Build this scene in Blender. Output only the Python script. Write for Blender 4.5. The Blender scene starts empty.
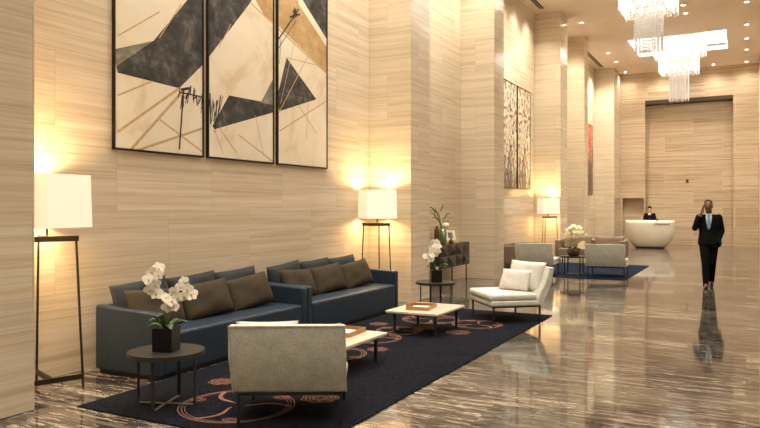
import bpy, bmesh, math, random
from mathutils import Vector, Matrix
PI = math.pi
random.seed(7)
S = bpy.context.scene
C = S.collection
D = bpy.data

# ------------------------------------------------------------------ camera
F = 690.0
TH = math.atan(366.0 / F)
cd = D.cameras.new('camera'); cam = D.objects.new('camera', cd); C.objects.link(cam)
cam.location = (0, 0, 1.6); cam.rotation_euler = (PI/2, 0, TH)
cd.sensor_width = 36; cd.lens = 36*F/760; cd.shift_y = -6/760; cd.clip_start = .05; cd.clip_end = 200
S.camera = cam

def wall_pt(px, py, X):
    """a point of the photograph on the plane x = X (the left wall)"""
    u = (px-380)/F; cs, sn = math.cos(TH), math.sin(TH)
    c = X/(u*cs-sn)
    return c*(u*sn+cs), 1.6-(py-208)*c/F

# ------------------------------------------------------------------ materials
def new_mat(name):
    m = D.materials.new(name); m.use_nodes = True
    nt = m.node_tree; b = nt.nodes['Principled BSDF']
    return m, nt, b
def N(nt, t, **k):
    n = nt.nodes.new(t)
    for a, v in k.items():
        setattr(n, a, v)
    return n
def L(nt, a, b): nt.links.new(a, b)
def ramp(nt, fac, stops):
    r = N(nt, 'ShaderNodeValToRGB')
    e = r.color_ramp.elements
    while len(e) < len(stops): e.new(.5)
    for i, (p, c) in enumerate(stops):
        e[i].position = p; e[i].color = (*c, 1) if len(c) == 3 else c
    L(nt, fac, r.inputs[0]); return r
def mix(nt, fac, a, b, mode='MIX'):
    m = N(nt, 'ShaderNodeMix', data_type='RGBA', blend_type=mode)
    for sock, v in ((0, fac), (6, a), (7, b)):
        if hasattr(v, 'is_linked'): L(nt, v, m.inputs[sock])
        elif sock == 0: m.inputs[0].default_value = v
        else: m.inputs[sock].default_value = (*v, 1)
    return m.outputs[2]
def mapping(nt, scale, obj=True, rot=(0, 0, 0)):
    tc = N(nt, 'ShaderNodeTexCoord'); mp = N(nt, 'ShaderNodeMapping')
    mp.inputs['Scale'].default_value = scale; mp.inputs['Rotation'].default_value = rot
    L(nt, tc.outputs['Object'], mp.inputs[0]); return mp.outputs[0]
def noise(nt, vec, sc, det=3, rough=.55, dist=0):
    n = N(nt, 'ShaderNodeTexNoise'); n.inputs['Scale'].default_value = sc
    n.inputs['Detail'].default_value = det; n.inputs['Roughness'].default_value = rough
    n.inputs['Distortion'].default_value = dist
    if vec: L(nt, vec, n.inputs['Vector'])
    return n.outputs[0]
def bump(nt, b, h, st, dist=.01):
    n = N(nt, 'ShaderNodeBump'); n.inputs['Strength'].default_value = st; n.inputs['Distance'].default_value = dist
    L(nt, h, n.inputs['Height']); L(nt, n.outputs[0], b.inputs['Normal'])

def plain(name, col, rough=.5, metal=0, var=.08, sc=30, bmp=0, spec=.5, stretch=(1, 1, 1)):
    m, nt, b = new_mat(name)
    v = mapping(nt, stretch)
    n = noise(nt, v, sc)
    dk = tuple(max(0, c*(1-var)) for c in col); lt = tuple(min(1, c*(1+var)) for c in col)
    r = ramp(nt, n, [(.3, dk), (.7, lt)])
    L(nt, r.outputs[0], b.inputs['Base Color'])
    b.inputs['Roughness'].default_value = rough; b.inputs['Metallic'].default_value = metal
    b.inputs['Specular IOR Level'].default_value = spec
    if bmp: bump(nt, b, n, bmp)
    return m

def travertine(name, dark, mid, light, contrast=1.0, bw=1.45, rh=.78, rough=.2, tlo=.93, joint=.78):
    m, nt, b = new_mat(name)
    tc = N(nt, 'ShaderNodeTexCoord'); sp = N(nt, 'ShaderNodeSeparateXYZ'); L(nt, tc.outputs['Object'], sp.inputs[0])
    ad = N(nt, 'ShaderNodeMath', operation='ADD'); L(nt, sp.outputs[0], ad.inputs[0]); L(nt, sp.outputs[1], ad.inputs[1])
    cb = N(nt, 'ShaderNodeCombineXYZ'); L(nt, ad.outputs[0], cb.inputs[0]); L(nt, sp.outputs[2], cb.inputs[1])
    br = N(nt, 'ShaderNodeTexBrick'); L(nt, cb.outputs[0], br.inputs[0])
    br.inputs['Color1'].default_value = (0, 0, 0, 1); br.inputs['Color2'].default_value = (1, 1, 1, 1)
    br.inputs['Mortar'].default_value = (.5, .5, .5, 1)
    br.inputs['Scale'].default_value = 1; br.inputs['Mortar Size'].default_value = .004
    br.inputs['Brick Width'].default_value = bw; br.inputs['Row Height'].default_value = rh
    # veins: long thin horizontal bands, shifted from slab to slab
    off = N(nt, 'ShaderNodeMath', operation='MULTIPLY'); L(nt, br.outputs['Color'], off.inputs[0]); off.inputs[1].default_value = 7.0
    cz = N(nt, 'ShaderNodeCombineXYZ'); L(nt, off.outputs[0], cz.inputs[2])
    L(nt, ad.outputs[0], cz.inputs[0]); L(nt, sp.outputs[2], cz.inputs[1])
    mp = N(nt, 'ShaderNodeMapping'); mp.inputs['Scale'].default_value = (.22, 11, 1); L(nt, cz.outputs[0], mp.inputs[0])
    n1 = noise(nt, mp.outputs[0], 1.4, 4, .6, .12)
    mp2 = N(nt, 'ShaderNodeMapping'); mp2.inputs['Scale'].default_value = (.8, 60, 1); L(nt, cz.outputs[0], mp2.inputs[0])
    n2 = noise(nt, mp2.outputs[0], 1.3, 3, .6, .2)
    ma = N(nt, 'ShaderNodeMix', data_type='FLOAT'); ma.inputs[0].default_value = .42
    L(nt, n1, ma.inputs[2]); L(nt, n2, ma.inputs[3])
    w = .16/contrast
    r = ramp(nt, ma.outputs[0], [(.5-w, dark), (.5, mid), (.5+w, light)])
    # slab tint
    tint = ramp(nt, br.outputs['Color'], [(0, (tlo, tlo*.985, tlo*.965)), (1, (1.0, 1.0, 1.0))])
    col = mix(nt, 1.0, r.outputs[0], tint.outputs[0], 'MULTIPLY')
    col = mix(nt, br.outputs['Fac'], col, tuple(min(.85, c*joint) for c in mid))
    L(nt, col, b.inputs['Base Color'])
    b.inputs['Roughness'].default_value = rough
    b.inputs['Specular IOR Level'].default_value = .45
    return m

M = {}
M['stone'] = travertine('travertine', (.505, .397, .266), (.656, .553, .412), (.745, .66, .525), .95, rough=.15)
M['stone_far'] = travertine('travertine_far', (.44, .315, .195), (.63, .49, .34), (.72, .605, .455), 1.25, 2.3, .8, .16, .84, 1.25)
M['stone_polished'] = travertine('travertine_polished', (.56, .44, .31), (.68, .56, .42), (.76, .65, .51), 1, 1.45, .78, .12)
M['ceiling'] = plain('ceiling_paint', (.82, .69, .565), .8, var=.02, sc=2)
M['coffer'] = plain('white_paint', (.9, .88, .84), .6, var=.01)

def floor_mat():
    m, nt, b = new_mat('polished_marble')
    tc = N(nt, 'ShaderNodeTexCoord')
    br = N(nt, 'ShaderNodeTexBrick'); L(nt, tc.outputs['Object'], br.inputs[0])
    br.inputs['Color1'].default_value = (0, 0, 0, 1); br.inputs['Color2'].default_value = (1, 1, 1, 1)
    br.inputs['Mortar'].default_value = (.5, .5, .5, 1); br.inputs['Scale'].default_value = 1
    br.inputs['Mortar Size'].default_value = .0025
    br.inputs['Brick Width'].default_value = 1.2; br.inputs['Row Height'].default_value = .6
    sp = N(nt, 'ShaderNodeSeparateXYZ'); L(nt, tc.outputs['Object'], sp.inputs[0])
    off = N(nt, 'ShaderNodeMath', operation='MULTIPLY'); L(nt, br.outputs['Color'], off.inputs[0]); off.inputs[1].default_value = 5
    cb = N(nt, 'ShaderNodeCombineXYZ'); L(nt, sp.outputs[0], cb.inputs[0]); L(nt, sp.outputs[1], cb.inputs[1]); L(nt, off.outputs[0], cb.inputs[2])
    mp = N(nt, 'ShaderNodeMapping'); mp.inputs['Scale'].default_value = (.7, 4.6, 1); mp.inputs['Rotation'].default_value = (0, 0, .10)
    L(nt, cb.outputs[0], mp.inputs[0])
    n1 = noise(nt, mp.outputs[0], 1.2, 8, .70, 1.3)
    r = ramp(nt, n1, [(.30, (.010, .0085, .007)), (.46, (.030, .025, .021)), (.56, (.085, .072, .060)), (.74, (.13, .112, .096))])
    mp2 = N(nt, 'ShaderNodeMapping'); mp2.inputs['Scale'].default_value = (.9, 9, 1); mp2.inputs['Rotation'].default_value = (0, 0, .16)
    L(nt, cb.outputs[0], mp2.inputs[0])
    n2 = noise(nt, mp2.outputs[0], 1.5, 9, .74, 1.5)
    v = ramp(nt, n2, [(.5, (0, 0, 0)), (.535, (.03, .03, .03)), (.555, (.75, .75, .75)), (.575, (.03, .03, .03)), (.72, (0, 0, 0))])
    col = mix(nt, v.outputs[0], r.outputs[0], (.70, .62, .52))
    tint = ramp(nt, br.outputs['Color'], [(0, (.62, .60, .58)), (.6, (1, 1, 1)), (1, (1.8, 1.72, 1.6))])
    col = mix(nt, 1.0, col, tint.outputs[0], 'MULTIPLY')
    col = mix(nt, br.outputs['Fac'], col, (.06, .045, .035))
    L(nt, col, b.inputs['Base Color'])
    mp4 = N(nt, 'ShaderNodeMapping'); mp4.inputs['Scale'].default_value = (3.6, 13, 1); mp4.inputs['Rotation'].default_value = (0, 0, .13)
    L(nt, cb.outputs[0], mp4.inputs[0]); n4 = noise(nt, mp4.outputs[0], 1.6, 6, .72, 1.3)
    g4 = ramp(nt, n4, [(.33, (.60, .59, .58)), (.52, (1, 1, 1)), (.72, (1.25, 1.23, 1.2))])
    col = mix(nt, 1, col, g4.outputs[0], 'MULTIPLY')
    L(nt, col, b.inputs['Base Color'])
    n3 = noise(nt, mp.outputs[0], 3, 3)
    rr = ramp(nt, n3, [(.3, (.03,)*3), (.7, (.11,)*3)]); L(nt, rr.outputs[0], b.inputs['Roughness'])
    b.inputs['Specular IOR Level'].default_value = .42
    return m
M['floor'] = floor_mat()

def fabric(name, col, sc=380, var=.25, bmp=.25, rough=.9):
    m, nt, b = new_mat(name)
    v = mapping(nt, (1, 1, 1)); n = noise(nt, v, sc, 2); n2 = noise(nt, v, 9, 3)
    dk = tuple(c*(1-var) for c in col); lt = tuple(min(1, c*(1+var)) for c in col)
    r = ramp(nt, n, [(.3, dk), (.7, lt)]); r2 = ramp(nt, n2, [(.3, (.88,)*3), (.7, (1.06,)*3)])
    L(nt, mix(nt, 1, r.outputs[0], r2.outputs[0], 'MULTIPLY'), b.inputs['Base Color'])
    b.inputs['Roughness'].default_value = rough; b.inputs['Specular IOR Level'].default_value = .04
    bump(nt, b, n, bmp, .004); return m
M['leather'] = plain('blue_leather', (.023, .037, .058), .38, var=.12, sc=14, bmp=.04, spec=.3)
M['grey_fabric'] = fabric('charcoal_cushion_fabric', (.045, .050, .053))
M['brown_fabric'] = fabric('brown_cushion_fabric', (.062, .049, .034))
M['cream_fabric'] = fabric('cream_weave', (.61, .625, .555), 150, .30)
M['cream_plain'] = fabric('cream_cushion', (.64, .62, .56), 300, .08)
M['taupe'] = fabric('taupe_fabric', (.24, .185, .14), 300, .12)
M['rug'] = fabric('navy_rug_pile', (.0095, .0105, .0155), 40, .5, .6, .95)
M['rug_plain'] = fabric('navy_rug_plain', (.010, .016, .032), 60, .4, .6, .95)
M['copper'] = fabric('copper_rug_yarn', (.36, .18, .12), 90, .4, .5, .8)
M['black_metal'] = plain('black_metal', (.012, .012, .013), .35, var=.1)
M['grey_metal'] = plain('graphite_metal', (.028, .027, .025), .4, .1, var=.1, spec=.3)
M['bronze'] = plain('dark_bronze', (.035, .027, .016), .32, .5, var=.15)
M['table_dark'] = plain('dark_table_top', (.034, .033, .030), .35, var=.15, sc=20, spec=.3)
M['table_stone'] = plain('cream_stone_top', (.64, .57, .45), .25, var=.12, sc=7)
M['wood'] = plain('honey_wood', (.36, .19, .06), .4, var=.2, sc=9, stretch=(1, 8, 8))
M['paper'] = plain('paper', (.78, .76, .70), .6, var=.03)
M['pot'] = plain('black_ceramic', (.007, .007, .007), .3, var=.1, spec=.25)
M['bowl'] = plain('brown_glazed_bowl', (.07, .035, .018), .3, var=.2)
M['leaf'] = plain('orchid_leaf', (.035, .085, .022), .4, var=.4, sc=18)
M['leaf_bright'] = plain('bright_leaf', (.11, .26, .03), .4, var=.35, sc=18)
M['stem'] = plain('flower_stem', (.10, .13, .04), .5)
M['petal'] = plain('white_petal', (.86, .83, .74), .6, var=.04)
M['petal_cream'] = plain('cream_petal', (.88, .80, .50), .6, var=.06)
M['lip'] = plain('yellow_lip', (.72, .42, .05), .6, var=.2)
M['cabinet'] = plain('black_stained_wood', (.022, .018, .016), .22, var=.3, sc=16, stretch=(1, 1, .2))
M['gilt'] = plain('pale_gilt', (.62, .44, .20), .4, .2)
M['amber'] = plain('amber_glass', (.10, .038, .012), .15, var=.4, sc=10)
M['glass_green'] = plain('green_tinted_vase', (.10, .16, .06), .1, var=.5, sc=22)
M['desk'] = plain('cream_lacquer', (.80, .74, .62), .35, var=.03, sc=4)
M['skin_dark'] = plain('dark_skin', (.19, .088, .048), .5, var=.08)
M['skin'] = plain('light_skin', (.55, .34, .23), .5, var=.05)
M['suit'] = fabric('black_suit', (.010, .010, .012), 250, .2, .1)
M['shirt'] = fabric('white_shirt', (.80, .80, .82), 200, .03, .05)
M['tie'] = fabric('light_blue_tie', (.20, .42, .66), 200, .1, .1)
M['hair'] = plain('black_hair', (.010, .008, .007), .9, var=.3, sc=60, spec=.1)
M['shoe'] = plain('black_shoe', (.010, .010, .010), .2)
M['eye'] = plain('eye', (.04, .03, .03), .2)
M['lettering'] = plain('dark_lettering', (.03, .022, .018), .4)
M['canvas'] = None
M['frame'] = plain('black_frame', (.016, .012, .009), .45, spec=.2)
M['slot'] = plain('dark_slot', (.03, .025, .02), .6)
M['chrome'] = plain('brushed_metal', (.45, .42, .36), .3, .8)
M['grille'] = plain('grey_grille_metal', (.16, .15, .13), .6, var=.05)
M['lintel'] = plain('dark_lintel', (.06, .04, .025), .5)

def emis(name, col, st, base=(.8, .8, .8)):
    m, nt, b = new_mat(name)
    b.inputs['Base Color'].default_value = (*base, 1)
    b.inputs['Emission Color'].default_value = (*col, 1); b.inputs['Emission Strength'].default_value = st
    b.inputs['Roughness'].default_value = .5
    return m
def shade_mat():
    m, nt, b = new_mat('lit_lamp_shade')
    v = mapping(nt, (1, 1, 1)); n = noise(nt, v, 240, 2)
    r = ramp(nt, n, [(.3, (.84, .78, .66)), (.7, (.92, .87, .77))])
    L(nt, r.outputs[0], b.inputs['Base Color']); b.inputs['Roughness'].default_value = .9
    b.inputs['Emission Color'].default_value = (1, .84, .60, 1); b.inputs['Emission Strength'].default_value = .28
    return m
M['shade'] = shade_mat()
M['bulb'] = emis('lamp_bulb', (1, .8, .5), 12)
M['downlight'] = emis('downlight_lens', (1, .86, .66), 14)
M['coffer_glow'] = emis('coffer_fill_glow', (1, .95, .88), 5.0)  # white coffer top made to glow, added as soft fill for the hall
M['core'] = emis('chandelier_bulbs', (1, .93, .84), 8)
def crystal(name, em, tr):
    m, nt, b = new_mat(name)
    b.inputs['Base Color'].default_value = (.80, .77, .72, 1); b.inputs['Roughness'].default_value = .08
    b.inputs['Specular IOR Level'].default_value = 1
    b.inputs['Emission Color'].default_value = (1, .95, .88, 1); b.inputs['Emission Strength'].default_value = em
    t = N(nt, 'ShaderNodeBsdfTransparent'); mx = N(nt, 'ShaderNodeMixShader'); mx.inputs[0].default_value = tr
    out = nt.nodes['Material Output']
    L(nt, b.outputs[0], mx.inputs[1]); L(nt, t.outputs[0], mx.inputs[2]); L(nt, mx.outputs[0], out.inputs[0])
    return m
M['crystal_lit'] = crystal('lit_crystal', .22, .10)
M['crystal'] = crystal('clear_crystal', .05, .08)

def canvas_mat():
    m, nt, b = new_mat('cream_canvas')
    v = mapping(nt, (1, 1, 1)); n = noise(nt, v, 1.3, 5, .6, .6)
    r = ramp(nt, n, [(.30, (.62, .47, .28)), (.46, (.74, .64, .48)), (.7, (.80, .73, .60))])
    L(nt, r.outputs[0], b.inputs['Base Color']); b.inputs['Roughness'].default_value = .6
    return m
M['canvas'] = canvas_mat()
def smoky(name, a, b_, c, sc=3.5):
    m, nt, b = new_mat(name)
    v = mapping(nt, (1, 1, 1)); n = noise(nt, v, sc, 7, .72, .4)
    r = ramp(nt, n, [(.32, a), (.52, b_), (.75, c)])
    L(nt, r.outputs[0], b.inputs['Base Color']); b.inputs['Roughness'].default_value = .65; b.inputs['Specular IOR Level'].default_value = .15
    return m
M['charcoal'] = smoky('charcoal_wash', (.022, .021, .019), (.065, .062, .056), (.22, .205, .175))
M['greywash'] = smoky('grey_wash', (.10, .095, .07), (.23, .21, .16), (.42, .38, .30))
M['tanwash'] = smoky('tan_wash', (.33, .19, .075), (.48, .31, .145), (.62, .47, .28), 2)
M['tanline'] = plain('tan_ink', (.52, .35, .18), .7, var=.2)
M['blackink'] = plain('black_ink', (.014, .012, .010), .6)

def blossom_mat(name, red):
    m, nt, b = new_mat(name)
    tc = N(nt, 'ShaderNodeTexCoord')
    mp = N(nt, 'ShaderNodeMapping'); mp.inputs['Scale'].default_value = (1, 15, 9); L(nt, tc.outputs['Object'], mp.inputs[0])
    vo = N(nt, 'ShaderNodeTexVoronoi'); vo.inputs['Scale'].default_value = 1; L(nt, mp.outputs[0], vo.inputs['Vector'])
    mp2 = N(nt, 'ShaderNodeMapping'); mp2.inputs['Scale'].default_value = (1, 9, .55); L(nt, tc.outputs['Object'], mp2.inputs[0])
    n = noise(nt, mp2.outputs[0], 1.6, 4, .6)
    sp = N(nt, 'ShaderNodeSeparateXYZ'); L(nt, tc.outputs['Object'], sp.inputs[0])
    # more flowers upwards, bare black ground at the foot
    mr = N(nt, 'ShaderNodeMapRange'); L(nt, sp.outputs[2], mr.inputs[0])
    mr.inputs[1].default_value = 3.4 if red else 2.25; mr.inputs[2].default_value = 4.3 if red else 3.5; mr.inputs[3].default_value = -.13; mr.inputs[4].default_value = .12
    ad = N(nt, 'ShaderNodeMath', operation='ADD'); L(nt, n, ad.inputs[0]); L(nt, mr.outputs[0], ad.inputs[1])
    th = ramp(nt, ad.outputs[0], [(.40, (0, 0, 0)), (.47, (1, 1, 1))])
    d = ramp(nt, vo.outputs['Distance'], [(.66, (1, 1, 1)), (.74, (0, 0, 0))])
    mask = mix(nt, 1, th.outputs[0], d.outputs[0], 'MULTIPLY')
    if red:
        cl = ramp(nt, vo.outputs['Color'], [(.2, (.50, .03, .03)), (.6, (.70, .12, .08)), (.9, (.82, .55, .40))])
    else:
        cl = ramp(nt, vo.outputs['Color'], [(.25, (.34, .14, .05)), (.36, (.80, .68, .48)), (.8, (.90, .84, .68))])
    bg = (.015, .013, .012) if red else (.035, .026, .018)
    L(nt, mix(nt, mask, bg, cl.outputs[0]), b.inputs['Base Color'])
    b.inputs['Roughness'].default_value = .35
    return m
M['blossom'] = blossom_mat('cream_blossom_painting', False)
M['red_blossom'] = blossom_mat('red_blossom_painting', True)

# ------------------------------------------------------------------ mesh helpers
class MB:
    def __init__(s): s.bm = bmesh.new(); s.mi = 0
    def _tag(s, n0):
        s.bm.faces.ensure_lookup_table()
        for f in s.bm.faces[n0:]: f.material_index = s.mi
    def box(s, x0, x1, y0, y1, z0, z1, mat=None):
        n0 = len(s.bm.faces)
        v = [s.bm.verts.new(p) for p in ((x0,y0,z0),(x1,y0,z0),(x1,y1,z0),(x0,y1,z0),(x0,y0,z1),(x1,y0,z1),(x1,y1,z1),(x0,y1,z1))]
        if mat is not None:
            for q in v: q.co = mat @ q.co
        for f in ((0,3,2,1),(4,5,6,7),(0,1,5,4),(1,2,6,5),(2,3,7,6),(3,0,4,7)):
            s.bm.faces.new([v[i] for i in f])
        s._tag(n0); return s
    def bar(s, p0, p1, w, d, up=(0, 0, 1)):
        p0, p1 = Vector(p0), Vector(p1); a = (p1-p0); l = a.length; a.normalize()
        u = Vector(up)
        if abs(a.dot(u)) > .99: u = Vector((1, 0, 0))
        x = a.cross(u).normalized(); y = x.cross(a).normalized()
        m = Matrix((x, y, a)).transposed().to_4x4(); m.translation = p0
        return s.box(-w/2, w/2, -d/2, d/2, 0, l, m)
    def tube(s, pts, r, n=8, cap=True):
        n0 = len(s.bm.faces); pts = [Vector(p) for p in pts]
        rs = r if isinstance(r, (list, tuple)) else [r]*len(pts)
        rings = []; prev = None
        for i, p in enumerate(pts):
            t = (pts[min(i+1, len(pts)-1)]-pts[max(i-1, 0)]).normalized()
            if prev is None:
                u = Vector((0, 0, 1)) if abs(t.z) < .9 else Vector((1, 0, 0))
                x = t.cross(u).normalized()
            else:
                x = (prev-t*prev.dot(t)).normalized()
            prev = x; y = t.cross(x)
            rings.append([s.bm.verts.new(p+x*(math.cos(2*PI*k/n)*rs[i])+y*(math.sin(2*PI*k/n)*rs[i])) for k in range(n)])
        for a, b in zip(rings, rings[1:]):
            for k in range(n): s.bm.faces.new((a[k], a[(k+1) % n], b[(k+1) % n], b[k]))
        if cap:
            s.bm.faces.new(rings[0][::-1]); s.bm.faces.new(rings[-1])
        s._tag(n0); return s
    def loft(s, secs, n=20):
        """secs: (cx, cy, cz, rx, ry): horizontal ellipses"""
        n0 = len(s.bm.faces); rings = []
        for cx, cy, cz, rx, ry in secs:
            rings.append([s.bm.verts.new((cx+rx*math.cos(2*PI*k/n), cy+ry*math.sin(2*PI*k/n), cz)) for k in range(n)])
        for a, b in zip(rings, rings[1:]):
            for k in range(n): s.bm.faces.new((a[k], a[(k+1) % n], b[(k+1) % n], b[k]))
        s.bm.faces.new(rings[0][::-1]); s.bm.faces.new(rings[-1])
        s._tag(n0); return s
    def lathe(s, prof, c=(0, 0, 0), n=32, sx=1, sy=1):
        n0 = len(s.bm.faces); rings = []
        for r, z in prof:
            if r < 1e-6: rings.append([s.bm.verts.new((c[0], c[1], c[2]+z))])
            else: rings.append([s.bm.verts.new((c[0]+sx*r*math.cos(2*PI*k/n), c[1]+sy*r*math.sin(2*PI*k/n), c[2]+z)) for k in range(n)])
        for a, b in zip(rings, rings[1:]):
            for k in range(n):
                j = (k+1) % n
                if len(a) == 1 and len(b) == 1: continue
                if len(a) == 1: s.bm.faces.new((a[0], b[j], b[k]))
                elif len(b) == 1: s.bm.faces.new((a[k], a[j], b[0]))
                else: s.bm.faces.new((a[k], a[j], b[j], b[k]))
        if len(rings[0]) > 1: s.bm.faces.new(rings[0][::-1])
        if len(rings[-1]) > 1: s.bm.faces.new(rings[-1])
        s._tag(n0); return s
    def ell(s, c, r, u=16, v=10, mat=None):
        n0 = len(s.bm.faces)
        m = Matrix.Translation(Vector(c)) @ (mat.to_4x4() if mat is not None else Matrix()) @ Matrix.Diagonal((*r, 1))
        bmesh.ops.create_uvsphere(s.bm, u_segments=u, v_segments=v, radius=1, matrix=m)
        s._tag(n0); return s
    def prism(s, poly, a0, a1, axis):
        """poly in the plane across axis ('x': (y,z), 'y': (x,z), 'z': (x,y)), extruded from a0 to a1"""
        n0 = len(s.bm.faces)
        def P(q, a): return {'x': (a, q[0], q[1]), 'y': (q[0], a, q[1]), 'z': (q[0], q[1], a)}[axis]
        A = [s.bm.verts.new(P(q, a0)) for q in poly]; B = [s.bm.verts.new(P(q, a1)) for q in poly]
        k = len(poly)
        s.bm.faces.new(A); s.bm.faces.new(B[::-1])
        for i in range(k): s.bm.faces.new((A[i], B[i], B[(i+1) % k], A[(i+1) % k]))
        s._tag(n0); return s
    def pillow(s, w, h, t, n=14, seed=0, mat=None, ear=.05):
        rnd = random.Random(seed); n0 = len(s.bm.faces)
        ph = [rnd.uniform(0, 6.28) for _ in range(4)]
        def pt(i, j, side):
            u = -1+2*i/n; v = -1+2*j/n
            # outline bows inward between pointed corners
            x = w/2*u*(1-ear*(1-v*v)*abs(u)**3); z = h/2*v*(1-ear*(1-u*u)*abs(v)**3)
            th = t/2*(max(0, 1-u**4)*max(0, 1-v**4))**.6
            wr = 0.006*math.sin(5*u+3*v+ph[0])+0.004*math.sin(7*v-4*u+ph[1])
            th = max(0, th*(1+.10*math.sin(2.3*u+ph[2])*math.cos(2.1*v+ph[3]))+wr*(1-u*u)*(1-v*v))
            return Vector((x, side*th, z))
        g = {}
        for side in (-1, 1):
            for i in range(n+1):
                for j in range(n+1):
                    edge = i in (0, n) or j in (0, n)
                    key = (i, j, 0 if edge else side)
                    if key not in g:
                        p = pt(i, j, side)
                        g[key] = s.bm.verts.new(mat @ p if mat is not None else p)
        for side in (-1, 1):
            def q(i, j): return g[(i, j, 0 if (i in (0, n) or j in (0, n)) else side)]
            for i in range(n):
                for j in range(n):
                    f = (q(i, j), q(i+1, j), q(i+1, j+1), q(i, j+1))
                    s.bm.faces.new(f if side < 0 else f[::-1])
        s._tag(n0); return s
    def poly(s, pts):
        n0 = len(s.bm.faces); s.bm.faces.new([s.bm.verts.new(p) for p in pts]); s._tag(n0); return s
    def mesh(s, name):
        bmesh.ops.recalc_face_normals(s.bm, faces=s.bm.faces)
        me = D.meshes.new(name); s.bm.to_mesh(me); s.bm.free(); return me
    def build(s, name, mat, parent=None, smooth=False, bev=0, seg=2, sub=0, loc=None):
        return obj(name, s.mesh(name), mat, parent, smooth, bev, seg, sub, loc)

def obj(name, me, mat, parent=None, smooth=False, bev=0, seg=2, sub=0, loc=None):
    for m in (mat if isinstance(mat, (list, tuple)) else [mat]):
        if m is not None and not len(me.materials) > 8: me.materials.append(m)
    if smooth or bev:
        for p in me.polygons: p.use_smooth = True
    o = D.objects.new(name, me); C.objects.link(o)
    if parent: o.parent = parent
    if loc: o.location = loc
    if bev:
        b = o.modifiers.new('bevel', 'BEVEL'); b.width = bev; b.segments = seg; b.limit_method = 'ANGLE'; b.angle_limit = .6
        w = o.modifiers.new('normals', 'WEIGHTED_NORMAL')
    if sub:
        q = o.modifiers.new('subdivision', 'SUBSURF'); q.levels = sub; q.render_levels = sub
    return o

def fused(mb, name, mat, parent, voxel=.01, it=4):
    """one continuous skin over overlapping volumes"""
    me = mb.mesh(name); o = D.objects.new('tmp', me); C.objects.link(o)
    r = o.modifiers.new('r', 'REMESH'); r.mode = 'VOXEL'; r.voxel_size = voxel
    k = o.modifiers.new('s', 'SMOOTH'); k.factor = .5; k.iterations = it
    dg = bpy.context.evaluated_depsgraph_get()
    me2 = D.meshes.new_from_object(o.evaluated_get(dg)); me2.name = name
    D.objects.remove(o); D.meshes.remove(me)
    me2.materials.clear()
    return obj(name, me2, mat, parent, smooth=True)

def thing(name, label, cat, loc=(0, 0, 0), rz=0, group=None):
    o = D.objects.new(name, None); C.objects.link(o); o.empty_display_size = .1
    o.location = loc; o.rotation_euler = (0, 0, rz)
    return tag(o, label, cat, group)
def tag(o, label, cat, group=None):
    o['label'] = label; o['category'] = cat
    if group: o['group'] = group
    return o
def struct(o): o['kind'] = 'structure'; return o
def stuff(o): o['kind'] = 'stuff'; return o
def dup(root, loc, rz, label=None, group=None):
    r = root.copy(); C.objects.link(r); r.location = loc; r.rotation_euler = (0, 0, rz)
    if label: r['label'] = label
    if group: r['group'] = group
    for ch in list(root.children):
        c = ch.copy(); C.objects.link(c); c.parent = r
        for g in list(ch.children):
            d = g.copy(); C.objects.link(d); d.parent = c
    return r

# ------------------------------------------------------------------ the room
H = 7.6; YB = 32.6; XL = -5.78; XP = -4.98; XR = .45; XRB = 2.4
struct(MB().box(XL-.1, XRB+.1, -5.2, YB+3, -.2, 0).build('floor', M['floor']))
struct(MB().box(XL-.3, XL, -5.2, YB+1.8, 0, H+.6).build('wall_left', M['stone']))
struct(MB().box(XRB, XRB+.3, -5.2, YB+1.8, 0, H+.6).build('wall_right', M['stone']))
struct(MB().box(XL, XRB, -5.2, -5.0, 0, H).build('wall_back', M['stone']))
# piers that frame the bays (left side and, mirrored, right side)
PIERS = [(2.2, 3.55), (10.5, 11.29), (14.85, 15.55), (21.1, 22.0), (24.6, 25.2), (30.75, YB)]
for i, (a, b) in enumerate(PIERS):
    mb = MB().box(XL, XP, a, b, 0, H)
    struct(mb.build('trim_%d' % (i+1), M['stone'], bev=.006, seg=1))
for i, (a, b) in enumerate(PIERS[1:]):
    struct(MB().box(XR, XRB, a, b, 0, H).build('trim_%d' % (i+11), M['stone']))
# far wall with a tall shallow niche and a doorway on the left
nx0, nx1, nz = -3.96, -.48, 6.36
dx0, dx1, dz = -4.92, -4.02, 2.04
w = MB()
w.box(XL, dx0, YB, YB+.5, 0, H); w.box(dx0, dx1, YB, YB+.38, dz, H); w.box(dx1, nx0, YB, YB+.5, 0, H)
w.box(nx1, XRB, YB, YB+.5, 0, H); w.box(nx0, nx1, YB, YB+.5, nz, H)
struct(w.build('wall_far', M['stone_far']))
w = MB(); w.box(nx0-.02, nx1+.02, YB+.5, YB+.75, 0, nz+.3)
struct(w.build('wall_niche', M['stone_far']))
struct(MB().box(nx0, nx1, YB+.02, YB+.5, nz-.16, nz).build('trim_7', M['lintel']))
w = MB(); w.box(dx0-.1, dx1+.06, YB+.40, YB+.55, 0, dz+.1)
w.box(dx0-.12, dx0, YB+.39, YB+.40, 0, dz+.1); w.box(dx0-.1, dx1+.06, YB+.39, YB+.40, dz, dz+.1)
struct(w.build('wall_passage', M['stone_far']))
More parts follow.
